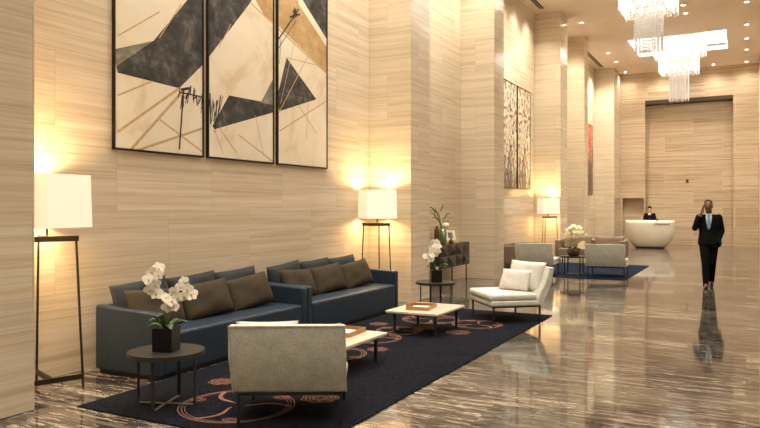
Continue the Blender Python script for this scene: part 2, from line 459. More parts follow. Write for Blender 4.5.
# ceiling with deep square coffers over each chandelier
CX, CH_ = -2.17, 1.6
COF = [-8.1+8.9, 9.7, 18.6, 27.5]
ce = MB()
x0, x1 = CX-CH_, CX+CH_
ce.box(XL, x0, -5.2, YB+.5, H, H+.12); ce.box(x1, XRB, -5.2, YB+.5, H, H+.12)
ys = [-5.2]
for y in COF: ys += [y-1.55, y+1.55]
ys.append(YB+.5)
for a, b in zip(ys[::2], ys[1::2]): ce.box(x0, x1, a, b, H, H+.12)
struct(ce.build('ceiling', M['ceiling']))
for i, y in enumerate(COF):
    c = MB(); a, b = y-1.55, y+1.55
    c.box(x0+.002, x0+.03, a+.03, b-.03, H-.004, H+.5); c.box(x1-.03, x1-.002, a+.03, b-.03, H-.004, H+.5)
    c.box(x0+.002, x1-.002, a+.002, a+.03, H-.004, H+.5); c.box(x0+.002, x1-.002, b-.03, b-.002, H-.004, H+.5)
    c.mi = 1; c.box(x0+.03, x1-.03, a+.03, b-.03, H+.46, H+.5)
    struct(c.build('trim_%d' % (20+i), [M['coffer'], M['coffer_glow']]))
# ------------------------------------------------------------------ ceiling fittings
for (y0, y1, lab) in ((16.0, 20.6, 'dark linear air slot in the ceiling above the tall blossom panels'),
                      (25.8, 30.3, 'dark linear air slot in the ceiling above the red blossom panel')):
    t = thing('air_slot', lab, 'air vent', (-5.42, (y0+y1)/2, H-.002), 0, 'linear air slots in the ceiling')
    l = (y1-y0)/2
    MB().box(-.07, .07, -l, l, -.006, 0).build('slot_plate', M['slot'], t)
    MB().box(-.012, .012, -l, l, -.012, -.006).build('slat', M['chrome'], t)
def coffer_grille(x, w, lab):
    t = thing('air_grille', lab, 'air vent', (x, 29.018, H+.19), 0, 'slim air grilles in the ceiling coffer')
    MB().box(-w, w, -.03, 0, -.04, .04).build('frame', M['grille'], t)
    MB().box(-w+.04, w-.04, -.034, -.03, -.015, .015).build('slot', M['slot'], t)
coffer_grille(-1.17, .52, 'slim grey air grille on the white ceiling coffer, right of the far chandelier')
coffer_grille(-3.38, .30, 'slim grey air grille on the white ceiling coffer, left of the far chandelier')

ring_me = MB().lathe([(.055, 0), (.10, 0), (.10, -.012), (.062, -.02), (.055, 0)], n=24).mesh('trim_ring')
lens_me = MB().lathe([(0, -.010), (.058, -.010), (.058, -.004), (0, -.004)], n=20).mesh('lens')
ring_me.materials.append(M['coffer']); lens_me.materials.append(M['downlight'])
def downlight(x, y, lab, power=0):
    t = thing('downlight', lab, 'downlight', (x, y, H), 0, 'recessed ceiling downlights')
    for nm, me in (('trim_ring', ring_me), ('lens', lens_me)):
        o = D.objects.new(nm, me); C.objects.link(o); o.parent = t
DOWN = []
side = ['first', 'second', 'third', 'fourth', 'fifth']
for k, y in enumerate((31.95, 29.53, 27.6, 25.5, 22.7)):
    DOWN.append((0.02, y, 'round recessed downlight, %s from the far wall in the right-hand row' % side[k]))
for k, y in enumerate((31.95, 29.53, 27.67)):
    DOWN.append((-4.70, y, 'round recessed downlight, %s from the far wall in the left-hand row' % side[k]))
DOWN.append((-4.7, 22.75, 'round recessed downlight by the head of the pier past the tall blossom panels'))
DOWN += [(-3.24, 31.98, 'round recessed downlight near the far wall, left of the far chandelier column'),
         (-1.20, 31.93, 'round recessed downlight near the far wall, right of the far chandelier column'),
         (-1.64, 22.17, 'round recessed downlight right beside the near chandelier, the upper of two'),
         (-1.64, 23.14, 'round recessed downlight right beside the near chandelier, the lower of two')]
for d in DOWN: downlight(*d)

WARM = (1, .91, .76)
def spot(x, y, z, e, ang=110, bl=.7, col=WARM, aim=None, r=.12):
    l = D.lights.new('spot_light', 'SPOT'); l.energy = e; l.color = col; l.spot_size = math.radians(ang); l.spot_blend = bl; l.shadow_soft_size = r
    o = D.objects.new('spot_light', l); C.objects.link(o); o.location = (x, y, z)
    if aim:
        o.rotation_euler = (Vector(aim)-Vector((x, y, z))).to_track_quat('-Z', 'Y').to_euler()
    return o
for x, y, _ in DOWN: spot(x, y, H-.05, 80 if y > 31 else 320, 150, 1.0)
for y in (-3, -.5, 2, 4.5, 7, 9.5, 12, 14.5, 17, 19.5):
    spot(-4.7, y, H-.05, 110 if y < 3 else 180); spot(.02, y, H-.05, 200)
# added spots without fittings, brightening the wall of each bay from its head
for y0, y1, n in ((3.9, 10.2, 5), (11.6, 14.5, 3), (15.9, 20.8, 4), (22.2, 24.4, 2), (25.5, 30.5, 4)):
    for k in range(n):
        y = y0+(y1-y0)*(k+.5)/n
        spot(-5.1, y, H-.06, 120, 100, .8, WARM, (-5.78, y, 4.2))

# ------------------------------------------------------------------ chandeliers
def strand_field(half, z0, z1, step, rows=2, seed=1, jag=.12):
    rnd = random.Random(seed); mb = MB(); bm = mb.bm
    def strand(x, y):
        zb = z0+rnd.uniform(0, jag); r = .014; z = zb
        while z < z1:
            h = rnd.choice((.05, .07)); zm = z+h*.5
            a = rnd.uniform(0, PI)
            ring = [bm.verts.new((x+r*math.cos(a+k*PI/2), y+r*math.sin(a+k*PI/2), zm)) for k in range(4)]
            t = bm.verts.new((x, y, z+h)); b = bm.verts.new((x, y, z))
            for k in range(4):
                bm.faces.new((ring[k], ring[(k+1) % 4], t)); bm.faces.new((ring[(k+1) % 4], ring[k], b))
            z += h+.02
    for row in range(rows):
        hh = half-row*.09
        if hh <= .05: break
        n = max(4, int(2*hh/step))
        for k in range(n):
            u = -hh+2*hh*k/n
            for x, y in ((u, -hh), (hh, u), (-u, hh), (-hh, -u)): strand(x, y)
    return mb
def chandelier(y, lab, meshes=None):
    t = thing('chandelier', lab, 'chandelier', (CX, y, H+.46), 0, 'tiered crystal chandeliers')
    zo = -(H+.46)
    parts = {}
    if meshes is None:
        m = {}
        m['ceiling_plate'] = (MB().box(-.8, .8, -.8, .8, -.05, 0).mesh('ceiling_plate'), M['chrome'])
        for nm, half, z0, z1, mt in (('upper_tier', .86, 7.18, 8.0, 'crystal_lit'), ('middle_tier', .64, 6.5, 7.3, 'crystal_lit'), ('lower_column', .31, 5.5, 6.62, 'crystal')):
            mb = strand_field(half, z0+zo, z1+zo, 0.042 if half > .4 else .036, 3 if half < .4 else 2, int(half*100))
            m[nm] = (mb.mesh(nm), M[mt])
        mb = MB()
        for hx, zz in ((.6, 7.3), (.42, 6.75)):
            k = 5
            for i in range(k):
                for j in range(k):
                    if i in (0, k-1) or j in (0, k-1):
                        mb.ell((hx*(2*i/(k-1)-1), hx*(2*j/(k-1)-1), zz+zo), (.035, .035, .07), 8, 6)
        m['bulbs'] = (mb.mesh('bulbs'), M['core'])
        mb = MB()
        for hx, zz in ((.84, 7.95), (.62, 7.28), (.29, 6.6)):
            for sx in (-1, 1):
                mb.box(sx*hx-.012, sx*hx+.012, -hx, hx, zz+zo, zz+zo+.025); mb.box(-hx, hx, sx*hx-.012, sx*hx+.012, zz+zo, zz+zo+.025)
        for sx in (-1, 1):
            for sy in (-1, 1):
                mb.bar((sx*.29, sy*.29, 6.6+zo), (sx*.29, sy*.29, -.04), .02, .02)
                mb.bar((sx*.62, sy*.62, 7.28+zo), (sx*.62, sy*.62, -.04), .02, .02)
        m['frame'] = (mb.mesh('frame'), M['chrome'])
        meshes = m
        for k, (me, mt) in m.items(): me.materials.append(mt)
    for k, (me, mt) in meshes.items():
        o = D.objects.new(k, me); C.objects.link(o); o.parent = t
        if k in ('upper_tier', 'middle_tier', 'lower_column', 'bulbs'): stuff(o)
    return meshes
cm = chandelier(18.6, 'large tiered crystal chandelier cut by the top of the picture')
chandelier(27.5, 'large tiered crystal chandelier hanging whole from the white coffer', cm)
# ------------------------------------------------------------------ paintings
XF = XL+.03     # picture plane
def picture(name, y0, y1, z0, z1, lab, cat, group, face_mat=None):
    t = thing(name, lab, cat, (XL, (y0+y1)/2, z0), 0, group)
    oy = -(y0+y1)/2
    f = MB(); b = .020
    f.box(0, .036, y0+oy, y0+oy+b, 0, z1-z0); f.box(0, .036, y1+oy-b, y1+oy, 0, z1-z0)
    f.box(0, .036, y0+oy+b, y1+oy-b, 0, b); f.box(0, .036, y0+oy+b, y1+oy-b, z1-z0-b, z1-z0)
    f.build('frame', M['frame'], t)
    return t
TRI = [(4.99, 6.325), (6.395, 7.72), (7.80, 9.095)]
ZA, ZB = 2.206, 5.15
# shapes seen in the photograph, by pixel, carried onto the wall plane
def P(X, Y): return 100+X/2.517, Y/2.517
def clip(poly, y0, y1, z0, z1):
    for ax, lim, sg in ((0, y0, 1), (0, y1, -1), (1, z0, 1), (1, z1, -1)):
        out = []
        for i in range(len(poly)):
            a, b = poly[i], poly[(i+1) % len(poly)]
            da, db = sg*(a[ax]-lim), sg*(b[ax]-lim)
            if da >= 0: out.append(a)
            if da*db < 0:
                k = da/(da-db); out.append((a[0]+k*(b[0]-a[0]), a[1]+k*(b[1]-a[1])))
        poly = out
        if len(poly) < 3: return None
    return poly
def line_poly(p, q, w):
    a, b = Vector(p), Vector(q); d = (b-a).normalized(); n = Vector((-d.y, d.x))*w/2
    return [tuple(a+n), tuple(b+n), tuple(b-n), tuple(a-n)]
ART = []      # (material slot, polygon in (y,z))
def shape(mi, pts): ART.append((mi, [wall_pt(*P(*p), XF) for p in pts]))
def stroke(mi, p, q, w): ART.append((mi, line_poly(wall_pt(*P(*p), XF), wall_pt(*P(*q), XF), w)))
shape(1, [(45, 183), (40, 160), (135, 103), (245, -30), (330, -120), (420, -60), (378, 8), (262, 160), (200, 222)])     # charcoal band
shape(2, [(30, 125), (135, 103), (42, 166)])                                                             # olive grey wedge
shape(1, [(325, 240), (440, 262), (440, 282), (290, 325), (283, 318)])
shape(2, [(446, 180), (446, 266), (405, 258)])
shape(1, [(470, 145), (545, 250), (452, 280), (446, 246)])
shape(1, [(498, -20), (590, -40), (590, 118), (575, 105)])
shape(3, [(392, 0), (440, -30), (440, 60), (412, 36)])
shape(3, [(444, -10), (492, -30), (500, 10), (592, 150), (592, 205), (444, 60)])
for p, q, w_ in [((45, 332), (200, 222), .030), ((78, 377), (212, 226), .035), ((90, 380), (262, 322), .028), ((150, 300), (262, 385), .02), ((45, 240), (130, 205), .02),
               ((45, 90), (150, 30), .015), ((150, 95), (205, 10), .012), ((300, 322), (345, 385), .016), ((350, 340), (440, 410), .018), ((392, 292), (412, 392), .012), ((290, 330), (310, 385), .012),
               ((380, 8), (592, 205), .022), ((450, 285), (545, 100), .014), ((470, 145), (592, 175), .012), ((500, 265), (545, 335), .014), ((524, 255), (520, 350), .012), ((452, 330), (592, 240), .018),
               ((500, 60), (455, 260), .01), ((300, 120), (330, 60), .012), ((270, 290), (300, 250), .012)]:
    stroke(4, p, q, w_)
stroke(5, (211, 225), (200, 376), .022)
rr = random.Random(3)
for k in range(34):
    x = 200+k*3.2; top = 222+14*math.sin(k*.5)+k*.75; ln = (14+rr.random()*26) if k < 20 else (38+rr.random()*48)
    stroke(5, (x+rr.uniform(-3, 6), top+rr.uniform(-6, 6)), (x+rr.uniform(-9, 3), top+ln), .007+rr.random()*.013)
stroke(5, (200, 232), (262, 245), .016); stroke(5, (204, 226), (224, 222), .03)
stroke(5, (440, 112), (488, 42), .022); stroke(5, (450, 120), (494, 52), .010); stroke(5, (440, 105), (443, 160), .012); stroke(5, (455, 100), (452, 160), .008)
for k in range(14):
    a = rr.uniform(0, 6.28); r_ = rr.uniform(6, 20)
    stroke(5, (490, 38), (490+r_*.7*math.cos(a), 36+r_*math.sin(a)), .025)
TL = ['tall abstract panel with a wide charcoal band, leftmost of the three above the blue sofas',
      'tall abstract panel with dripping black strokes, middle of the three above the blue sofas',
      'tall abstract panel with a dark triangle and black smudge, rightmost of three above the sofas']
for (a, b), lab in zip(TRI, TL):
    t = picture('abstract_painting', a, b, ZA, ZB, lab, 'painting', 'abstract triptych above the sofas')
    c = MB(); oy, oz = -(a+b)/2, -ZA; i0 = .019
    c.box(.004, .0265, a+oy+i0, b+oy-i0, i0, ZB-ZA-i0)
    for k, (mi, poly) in enumerate(ART):
        q = clip(poly, a+i0, b-i0, ZA+i0, ZB-i0)
        if not q: continue
        c.mi = mi; x = .0270+.00004*k
        c.poly([(x, y+oy, z+oz) for y, z in q])
    me = c.mesh('canvas')
    for q in me.polygons:
        if abs(q.normal.x) > .9 and q.normal.x < 0 and q.center.x > .02: q.flip()
    obj('canvas', me, [M['canvas'], M['charcoal'], M['greywash'], M['tanwash'], M['tanline'], M['blackink']], t)
for (y0, y1, mt, lab) in ((17.82, 19.14, 'blossom', 'tall black panel of cream blossom streaks, left one of the pair past the second pier'),
                          (19.2, 20.52, 'blossom', 'tall black panel of cream blossom streaks, right one of the pair past the second pier'),
                          (28.75, 30.07, 'red_blossom', 'tall black panel with red blossom at its top, farthest on the wall')):
    t = picture('blossom_painting', y0, y1, 2.15, 5.08, lab, 'painting', 'blossom panels in the far bays')
    o = MB().box(.004, .0265, -(y1-y0)/2+.019, (y1-y0)/2-.019, .019, 2.91)
    me = o.mesh('canvas')
    for v in me.vertices: v.co.z += 2.15            # pattern height is read from the mesh itself
    q = obj('canvas', me, M[mt], t); q.location = (0, 0, -2.15)

# ------------------------------------------------------------------ rugs
def rug(name, x0, x1, y0, y1, lab, motifs, mat):
    cx, cy = (x0+x1)/2, (y0+y1)/2
    mb = MB(); mb.box(x0-cx, x1-cx, y0-cy, y1-cy, 0, .012)
    mb.mi = 1; z = .0128
    def strip(pts, w):
        for a, b in zip(pts, pts[1:]):
            q = clip([(p[0], p[1]) for p in line_poly(a, b, w)], x0, x1, y0, y1)
            if q: mb.poly([(p[0]-cx, p[1]-cy, z) for p in q])
    for (mx, my, r, kind, rot) in motifs:
        if kind == 'ring':
            for k, (rad, w) in enumerate(((r, .008), (r-.022, .006), (r-.044, .005))):
                strip([(mx+rad*math.cos(a*PI/30+k*.02), my+rad*math.sin(a*PI/30)) for a in range(61)], w)
            for s_ in range(3):
                for off in (-.045, -.028, 0, .018, .036):
                    pts = []
                    for i in range(11):
                        f = i/10; ang = rot+s_*2*PI/3+.40*math.sin(f*PI)*(1-f*.5)+off*(1.9-1.0*f)
                        rad = .06+f*(r-.08)
                        pts.append((mx+rad*math.cos(ang), my+rad*math.sin(ang)))
                    strip(pts, .0045)
                a = rot+s_*2*PI/3+.7
                for rr_ in (.05, .035, .02):
                    strip([(mx+r*.86*math.cos(a)+rr_*1.4*math.cos(k*PI/6), my+r*.86*math.sin(a)+rr_*math.sin(k*PI/6)) for k in range(13)], .006)
        else:
            for k in range(1, 6):
                rad = r*k/5
                strip([(mx+rad*(1+.10*math.sin(7*a+k))*math.cos(a), my+rad*(1+.10*math.sin(7*a+k))*math.sin(a)) for a in [i*PI/14 for i in range(29)]], .006)
            for k in range(9):
                a = rot+k*2*PI/9
                strip([(mx+.3*r*math.cos(a), my+.3*r*math.sin(a)), (mx+r*math.cos(a+.4), my+r*math.sin(a+.4))], .005)
    me = mb.mesh(name)
    for q in me.polygons:
        if q.material_index == 1 and q.normal.z < 0: q.flip()
    o = obj(name, me, [mat, M['copper']], None, loc=(cx, cy, 0))
    return tag(o, lab, 'rug')
rug('rug', -4.745, -2.54, 3.755, 7.0, 'navy rug with copper swirl rings under the cream armchair nearest the camera',
    [(-3.62, 4.37, .46, 'ring', .4), (-3.98, 6.42, .36, 'ring', 1.2), (-3.15, 4.87, .15, 'dot', 0), (-4.24, 4.9, .11, 'dot', .5), (-3.66, 6.84, .11, 'dot', 1),
     (-4.3, 5.6, .3, 'ring', 0)], M['rug'])
rug('rug', -4.745, -2.54, 7.005, 10.24, 'navy rug with copper swirl rings under the coffee table holding the whole wooden tray',
    [(-4.05, 7.42, .36, 'ring', .2), (-3.98, 8.02, .29, 'ring', 2.0), (-3.98, 9.05, .40, 'ring', .7), (-3.25, 8.95, .34, 'ring', 1.5),
     (-3.76, 8.36, .13, 'dot', .3), (-4.45, 8.35, .12, 'dot', 1), (-3.25, 8.25, .15, 'dot', 2)], M['rug'])
rug('rug', -4.75, -2.36, 16.0, 20.3, 'plain dark blue rug under the far lounge group', [], M['rug_plain'])
RZ = .0132

# ------------------------------------------------------------------ blue sofas
def blue_sofa(y0, y1, lab):
    # origin under the middle of the sofa, facing +x
    t = thing('sofa', lab, 'sofa', (-5.215, (y0+y1)/2, 0), 0, 'blue leather sofas along the wall')
    l = (y1-y0)/2; fx, bx = .445, -.385; a = .10
    MB().box(bx+.03, fx-.04, -l+.04, l-.04, 0, .05).build('plinth', M['black_metal'], t)
    MB().box(bx+.05, fx, -l+a, l-a, .035, .425).build('seat', M['leather'], t, bev=.035, seg=3)
    MB().box(bx, bx+.065, -l+a*.9, l-a*.9, .035, .65).build('backrest', M['leather'], t, bev=.02, seg=3)
    for s_ in (-1, 1):
        y = s_*(l-a/2)
        ar = MB().prism([(bx, .035), (fx+.005, .035), (fx+.005, .628), (bx, .66)], y-a/2, y+a/2, 'y').build('armrest', M['leather'], t, bev=.028, seg=3)
    return t
blue_sofa(4.63, 7.085, 'long blue leather sofa nearest the camera, behind the white orchid')
blue_sofa(7.10, 9.60, 'long blue leather sofa farther back, ending beside the lit floor lamp')

def cushion(mat, w, h, t, x, y, z, tilt, yaw, roll, lab, group, seed, name='throw_cushion'):
    mb = MB().pillow(w, h, t, 16, seed)
    o = mb.build(name, M[mat], None, smooth=True)
    # local: face normal y, height z -> stand facing +x, leaning back
    R = Matrix.Rotation(yaw, 4, 'Z') @ Matrix.Rotation(-tilt, 4, 'Y') @ Matrix.Rotation(PI/2, 4, 'Z') @ Matrix.Rotation(roll, 4, 'Y')
    o.matrix_world = Matrix.Translation((x, y, z)) @ R
    return tag(o, lab, 'cushion', group)
pos3 = ['left', 'middle', 'right']
for s_, (yc, nm) in enumerate(((5.86, 'near'), (8.35, 'far'))):
    for k in range(3):
        cushion('grey_fabric', .74, .43, .16, -5.45, yc-.03+(k-1)*.745, .650, .16, random.uniform(-.05, .05), -.05+random.uniform(-.03, .03),
                'charcoal back cushion, %s one of three along the back of the %s blue sofa' % (pos3[k], nm), 'charcoal back cushions', 10+s_*3+k)
        cushion('brown_fabric', .74, .40, .17, -5.19+.02*random.random(), (5.02, 5.74, 6.48)[k] if s_ == 0 else (7.50, 8.22, 8.97)[k], .608, .36, (.05, -.08, -.12)[k], (.06, -.06, -.10)[k],
                'brown scatter cushion, %s one of three in front on the %s blue sofa' % (pos3[k], nm), 'brown scatter cushions', 20+s_*3+k)

# ------------------------------------------------------------------ floor lamps
def floor_lamp(x, y, base_ang, yaw, lab):
    t = thing('floor_lamp', lab, 'lamp', (x, y, 0), 0, 'floor lamps with cream shades')
    z1 = 1.33
    tops, feet = [], []
    for k in range(3):
        a = base_ang+k*2*PI/3
        tops.append(Vector((.24*math.cos(a), .24*math.sin(a), z1))); feet.append(Vector((.30*math.cos(a), .30*math.sin(a), 0)))
    for a, b in zip(tops, feet): MB().bar(b, a, .015, .015).build('leg', M['bronze'], t)
    up = MB(); mid = (tops[1]+tops[2])/2
    up.bar(tops[1]+(tops[1]-tops[2])*.05, tops[2]+(tops[2]-tops[1])*.05, .022, .05); up.bar(mid, tops[0], .022, .05)
    up.build('top_bar', M['bronze'], t)
    def lo(i): return feet[i]+(tops[i]-feet[i])*.075
    lw = MB(); mid2 = (lo(1)+lo(2))/2
    lw.bar(lo(1), lo(2), .02, .045); lw.bar(mid2, lo(0), .02, .045)
    lw.build('stretcher', M['bronze'], t)
    ctr = Vector((0, 0, 0))
    MB().tube([(0, 0, z1-.02), (0, 0, 1.68)], .011, 8).build('stem', M['bronze'], t)
    # square shade, slightly narrower at the top, open above and below
    s0, s1, zb, zt, th = .262, .252, 1.428, 1.895, .006
    m = MB(); Rz = Matrix.Rotation(yaw, 3, 'Z'); bm = m.bm
    def ring(h, z): return [bm.verts.new(Rz @ Vector(p)) for p in ((-h, -h, z), (h, -h, z), (h, h, z), (-h, h, z))]
    A, B, c, d = ring(s0, zb), ring(s1, zt), ring(s1-th, zt), ring(s0-th, zb)
    for r0, r1 in ((A, B), (B, c), (c, d), (d, A)):
        for k in range(4): bm.faces.new((r0[k], r0[(k+1) % 4], r1[(k+1) % 4], r1[k]))
    m.build('lamp_shade', M['shade'], t)
    b = MB().ell((0, 0, 1.70), (.035, .035, .05), 12, 8).build('bulb', M['bulb'], t)
    for e, z in ((34, 1.78), (15, 1.55)):
        l = D.lights.new('lamp_light', 'POINT'); l.energy = e; l.color = (1, .70, .36); l.shadow_soft_size = .06
        o = D.objects.new('lamp_light', l); C.objects.link(o); o.location = (x, y, z)
    return t
R_ = math.radians
t = floor_lamp(-5.46, 4.01, R_(160.5), R_(8), 'tall floor lamp with cream shade at the left edge, partly behind the near pier')
MB().tube([(0, 0, .10), (.01, .03, .03), (.04, .09, .008), (.02, .16, .006), (-.08, .2, .006)], .004, 6).build('cord', M['black_metal'], t)
floor_lamp(-5.40, 10.08, R_(111), R_(45), 'tall floor lamp with cream shade in the corner beyond the blue sofas')
floor_lamp(-5.24, 20.66, R_(125), R_(33), 'floor lamp with cream shade in the far bay below the tall blossom panels')

# ------------------------------------------------------------------ armchairs
def armchair(x, y, facing, lab, z=RZ, pillows=(), w=.43):
    t = thing('armchair', lab, 'armchair', (x, y, z), facing-PI/2, 'cream armless armchairs')
    lx_ = w-.03
    for sx in (-1, 1):
        for py in (-.29, .385):
            MB().bar((sx*lx_, py, 0), (sx*lx_, py, .225), .022, .022).build('leg', M['black_metal'], t)
    f = MB()
    for sx in (-1, 1): f.bar((sx*lx_, -.30, .222), (sx*lx_, .40, .222), .022, .02)
    for py in (-.29, .385): f.bar((-lx_, py, .222), (lx_, py, .222), .022, .02)
    f.build('frame', M['black_metal'], t)
    MB().box(-w, w, -.30, .43, .232, .305).build('seat_base', M['cream_fabric'], t, bev=.018, seg=2)
    MB().box(-w+.01, w-.01, -.25, .445, .305, .40).build('seat_cushion', M['cream_plain'], t, bev=.035, seg=3)
    prof = [(-.30, .235), (-.365, .36), (-.435, .52), (-.485, .752), (-.425, .762), (-.355, .53), (-.275, .40), (-.22, .25)]
    MB().prism(prof, -w-.008, w+.008, 'x').build('backrest', M['cream_fabric'], t, bev=.016, seg=2)
    pip = MB().tube([(-w-.008, -.30, .24), (-w-.009, -.437, .52), (-w-.008, -.485, .752), (w+.008, -.485, .752), (w+.009, -.437, .52), (w+.008, -.30, .24)], .006, 6)
    pip.build('piping', M['cream_plain'], t)
    c, s_ = math.cos(facing-PI/2), math.sin(facing-PI/2)
    for (lx, ly, lz, pw, phh, pt, tilt, yaw, plab, sd) in pillows:
        mb = MB().pillow(pw, phh, pt, 14, sd)
        o = mb.build('throw_cushion', M['cream_plain'], None, smooth=True)
        o.matrix_world = Matrix.Translation((x+c*lx-s_*ly, y+s_*lx+c*ly, z+lz)) @ Matrix.Rotation(facing-PI/2+yaw, 4, 'Z') @ Matrix.Rotation(tilt, 4, 'X')
        tag(o, plab, 'cushion', 'cream cushions on the armchairs')
    return t
armchair(-3.10, 4.42, R_(119), 'cream armless armchair nearest the camera, seen from behind on the copper-ringed rug',
         pillows=[(-.17, -.24, .575, .46, .38, .15, .25, .04, 'cream cushion mostly hidden behind the nearest armchair back, its edge peeking over', 51)], w=.405)
armchair(-3.03, 9.66, R_(220), 'cream armless armchair in three-quarter view on the rug corner, holding two cushions',
         pillows=[(.0, -.27, .605, .70, .44, .16, .28, .36, 'large cream cushion leaning against the back of the three-quarter-view armchair', 52),
                  (.0, -.11, .55, .52, .32, .14, .42, .55, 'smaller cream cushion in front of the large one on the three-quarter-view armchair', 53)], w=.45)
armchair(-2.86, 16.75, R_(92), 'cream armless armchair seen from behind, right of the big orchid bowl', z=.012,
         pillows=[(.12, -.19, .57, .5, .34, .15, .35, .1, 'cream cushion on the far armchair right of the big orchid bowl', 54)])
armchair(-4.42, 16.45, R_(92), 'cream armless armchair seen from behind, left of the big orchid bowl', z=.012,
         pillows=[(.1, -.19, .57, .5, .34, .15, .35, .1, 'cream cushion on the far armchair left of the big orchid bowl', 55)])

# ------------------------------------------------------------------ coffee tables and trays
def coffee_table(cx, cy, lab):
    t = thing('coffee_table', lab, 'coffee table', (cx, cy, RZ), 0, 'low cream-topped coffee tables')
    MB().box(-.36, .36, -.46, .46, .262, .292).build('table_top', M['table_stone'], t, bev=.005, seg=2)
    f = MB()
    for sx in (-1, 1): f.bar((sx*.28, -.35, .25), (sx*.28, .35, .25), .024, .024)
    for sy in (-1, 1): f.bar((-.28, sy*.35, .25), (.28, sy*.35, .25), .024, .024)
    f.build('frame', M['black_metal'], t)
    for sx in (-1, 1):
        for sy in (-1, 1): MB().bar((sx*.28, sy*.35, 0), (sx*.28, sy*.35, .26), .028, .028).build('leg', M['black_metal'], t)
coffee_table(-3.66, 5.93, 'low cream-topped coffee table half hidden behind the nearest armchair')
coffee_table(-3.67, 8.2, 'low cream-topped coffee table with black legs, whole in view')
TZ = RZ+.292
def tray(x, y, rz, lab):
    t = thing('tray', lab, 'tray', (x, y, TZ), rz, 'honey-coloured wooden trays')
    MB().box(-.15, .15, -.2, .2, 0, .012).build('base', M['wood'], t)
    for a in ((-.15, .15, -.2, -.188), (-.15, .15, .188, .2)): MB().box(*a, .012, .045).build('side', M['wood'], t)
    for a in ((-.15, -.138, -.188, .188), (.138, .15, -.188, .188)): MB().box(*a, .012, .075 if a[0] < 0 else .045).build('side', M['wood'], t)
    return t
def magazine(x, y, z, rz, w, h, lab):
    t = thing('magazine', lab, 'magazine', (x, y, z), rz, 'magazines in the trays')
    MB().box(-w/2+.003, w/2-.003, -h/2+.003, h/2-.003, .001, .011).build('pages', M['paper'], t)
    MB().box(-w/2, w/2, -h/2, h/2, .011, .0125).build('cover', M['paper'], t)
tray(-3.70, 8.12, R_(8), 'wooden tray on the coffee table that stands whole in view')
magazine(-3.695, 8.06, TZ+.012, R_(14), .20, .25, 'white magazine lying in the tray on the whole coffee table')
tray(-3.66, 6.12, R_(4), 'wooden tray half hidden behind the nearest armchair')
magazine(-3.66, 6.10, TZ+.012, R_(-6), .2, .27, 'white magazine in the tray half hidden behind the nearest armchair')

# ------------------------------------------------------------------ round side tables
def side_table(x, y, z, rz, lab, mt='table_dark', leg='grey_metal', r=.32):
    t = thing('side_table', lab, 'side table', (x, y, z), rz, 'round dark side tables')
    MB().lathe([(0, .412), (r-.01, .412), (r, .418), (r, .432), (r-.006, .437), (r-.02, .437), (0, .436)], n=48).build('table_top', M[mt], t, smooth=False)
    MB().lathe([(r-.025, .405), (r+.003, .405), (r+.003, .440), (r-.004, .440), (r-.004, .412), (r-.025, .405)], n=48).build('rim', M[leg], t)
    q = r*.80
    for k in range(4):
        a = k*PI/2
        MB().bar((q*math.cos(a), q*math.sin(a), .006), (q*math.cos(a), q*math.sin(a), 0.412), .010, .030, (-math.sin(a), math.cos(a), 0)).build('leg', M[leg], t)
    for k in range(2):
        a = k*PI/2
        MB().bar((q*math.cos(a), q*math.sin(a), .008+.0*k), (-q*math.cos(a), -q*math.sin(a), .008+.0*k), .022, .010).build('stretcher', M['chrome'], t)
    return t
side_table(-4.14, 4.12, RZ, R_(-70), 'round dark side table in front of the near sofa, holding the nearest orchid', r=.30)
side_table(-4.27, 9.90, RZ, R_(5), 'round dark side table beyond the blue sofas, holding the second orchid', leg='black_metal', r=.31)
side_table(-3.66, 16.85, .012, R_(45), 'round dark side table between the two far armchairs', leg='black_metal', r=.32)
SZ = RZ+.44

# ------------------------------------------------------------------ flowers
def petal_mesh(mb, R, length, width, cup=.25):
    n, m_ = 6, 4; bm = mb.bm; n0 = len(bm.faces); rows = []
    for i in range(n+1):
        f = i/n; wd = width*math.sin(PI*min(1, f*.86+.10))**.7 if f < 1 else width*.12
        row = []
        for j in range(m_+1):
            v = -1+2*j/m_
            row.append(bm.verts.new(R @ Vector((wd*v, length*f, cup*length*(f*f*.35-.22*v*v*math.sin(PI*f))))))
        rows.append(row)
    for a, b in zip(rows, rows[1:]):
        for j in range(m_): bm.faces.new((a[j], a[j+1], b[j+1], b[j]))
    mb._tag(n0)
def flower_meshes(size, petal='petal', lip='lip'):
    """an orchid bloom facing +z"""
    p = MB()
    for k, (a, l, w) in enumerate(((0, 1, .40), (2*PI/5*1.02, 1.02, .56), (4*PI/5, .92, .38), (6*PI/5, .92, .38), (8*PI/5*.995, 1.02, .56))):
        petal_mesh(p, Matrix.Rotation(a, 3, 'Z') @ Matrix.Translation((0, 0, .02*size*(k % 2))).to_3x3(), l*size*.52, w*size*.52)
    pm = p.mesh('petals'); pm.materials.append(M[petal])
    for q in pm.polygons: q.use_smooth = True
    l = MB(); l.ell((0, -.05*size, .07*size), (.07*size, .10*size, .08*size), 8, 6); l.ell((0, -.14*size, .04*size), (.05*size, .09*size, .03*size), 8, 6)
    lm = l.mesh('lip'); lm.materials.append(M[lip])
    for q in lm.polygons: q.use_smooth = True
    return pm, lm
FM = flower_meshes(.098); FMC = flower_meshes(.088, 'petal_cream')
def bloom(t, p, nrm, roll, fm, sc=1.0):
    r = Vector(nrm).to_track_quat('Z', 'Y').to_matrix().to_4x4() @ Matrix.Rotation(roll, 4, 'Z') @ Matrix.Scale(sc, 4)
    o = D.objects.new('flower', fm[0]); C.objects.link(o); o.parent = t; o.matrix_local = Matrix.Translation(p) @ r
    q = D.objects.new('lip', fm[1]); C.objects.link(q); q.parent = o
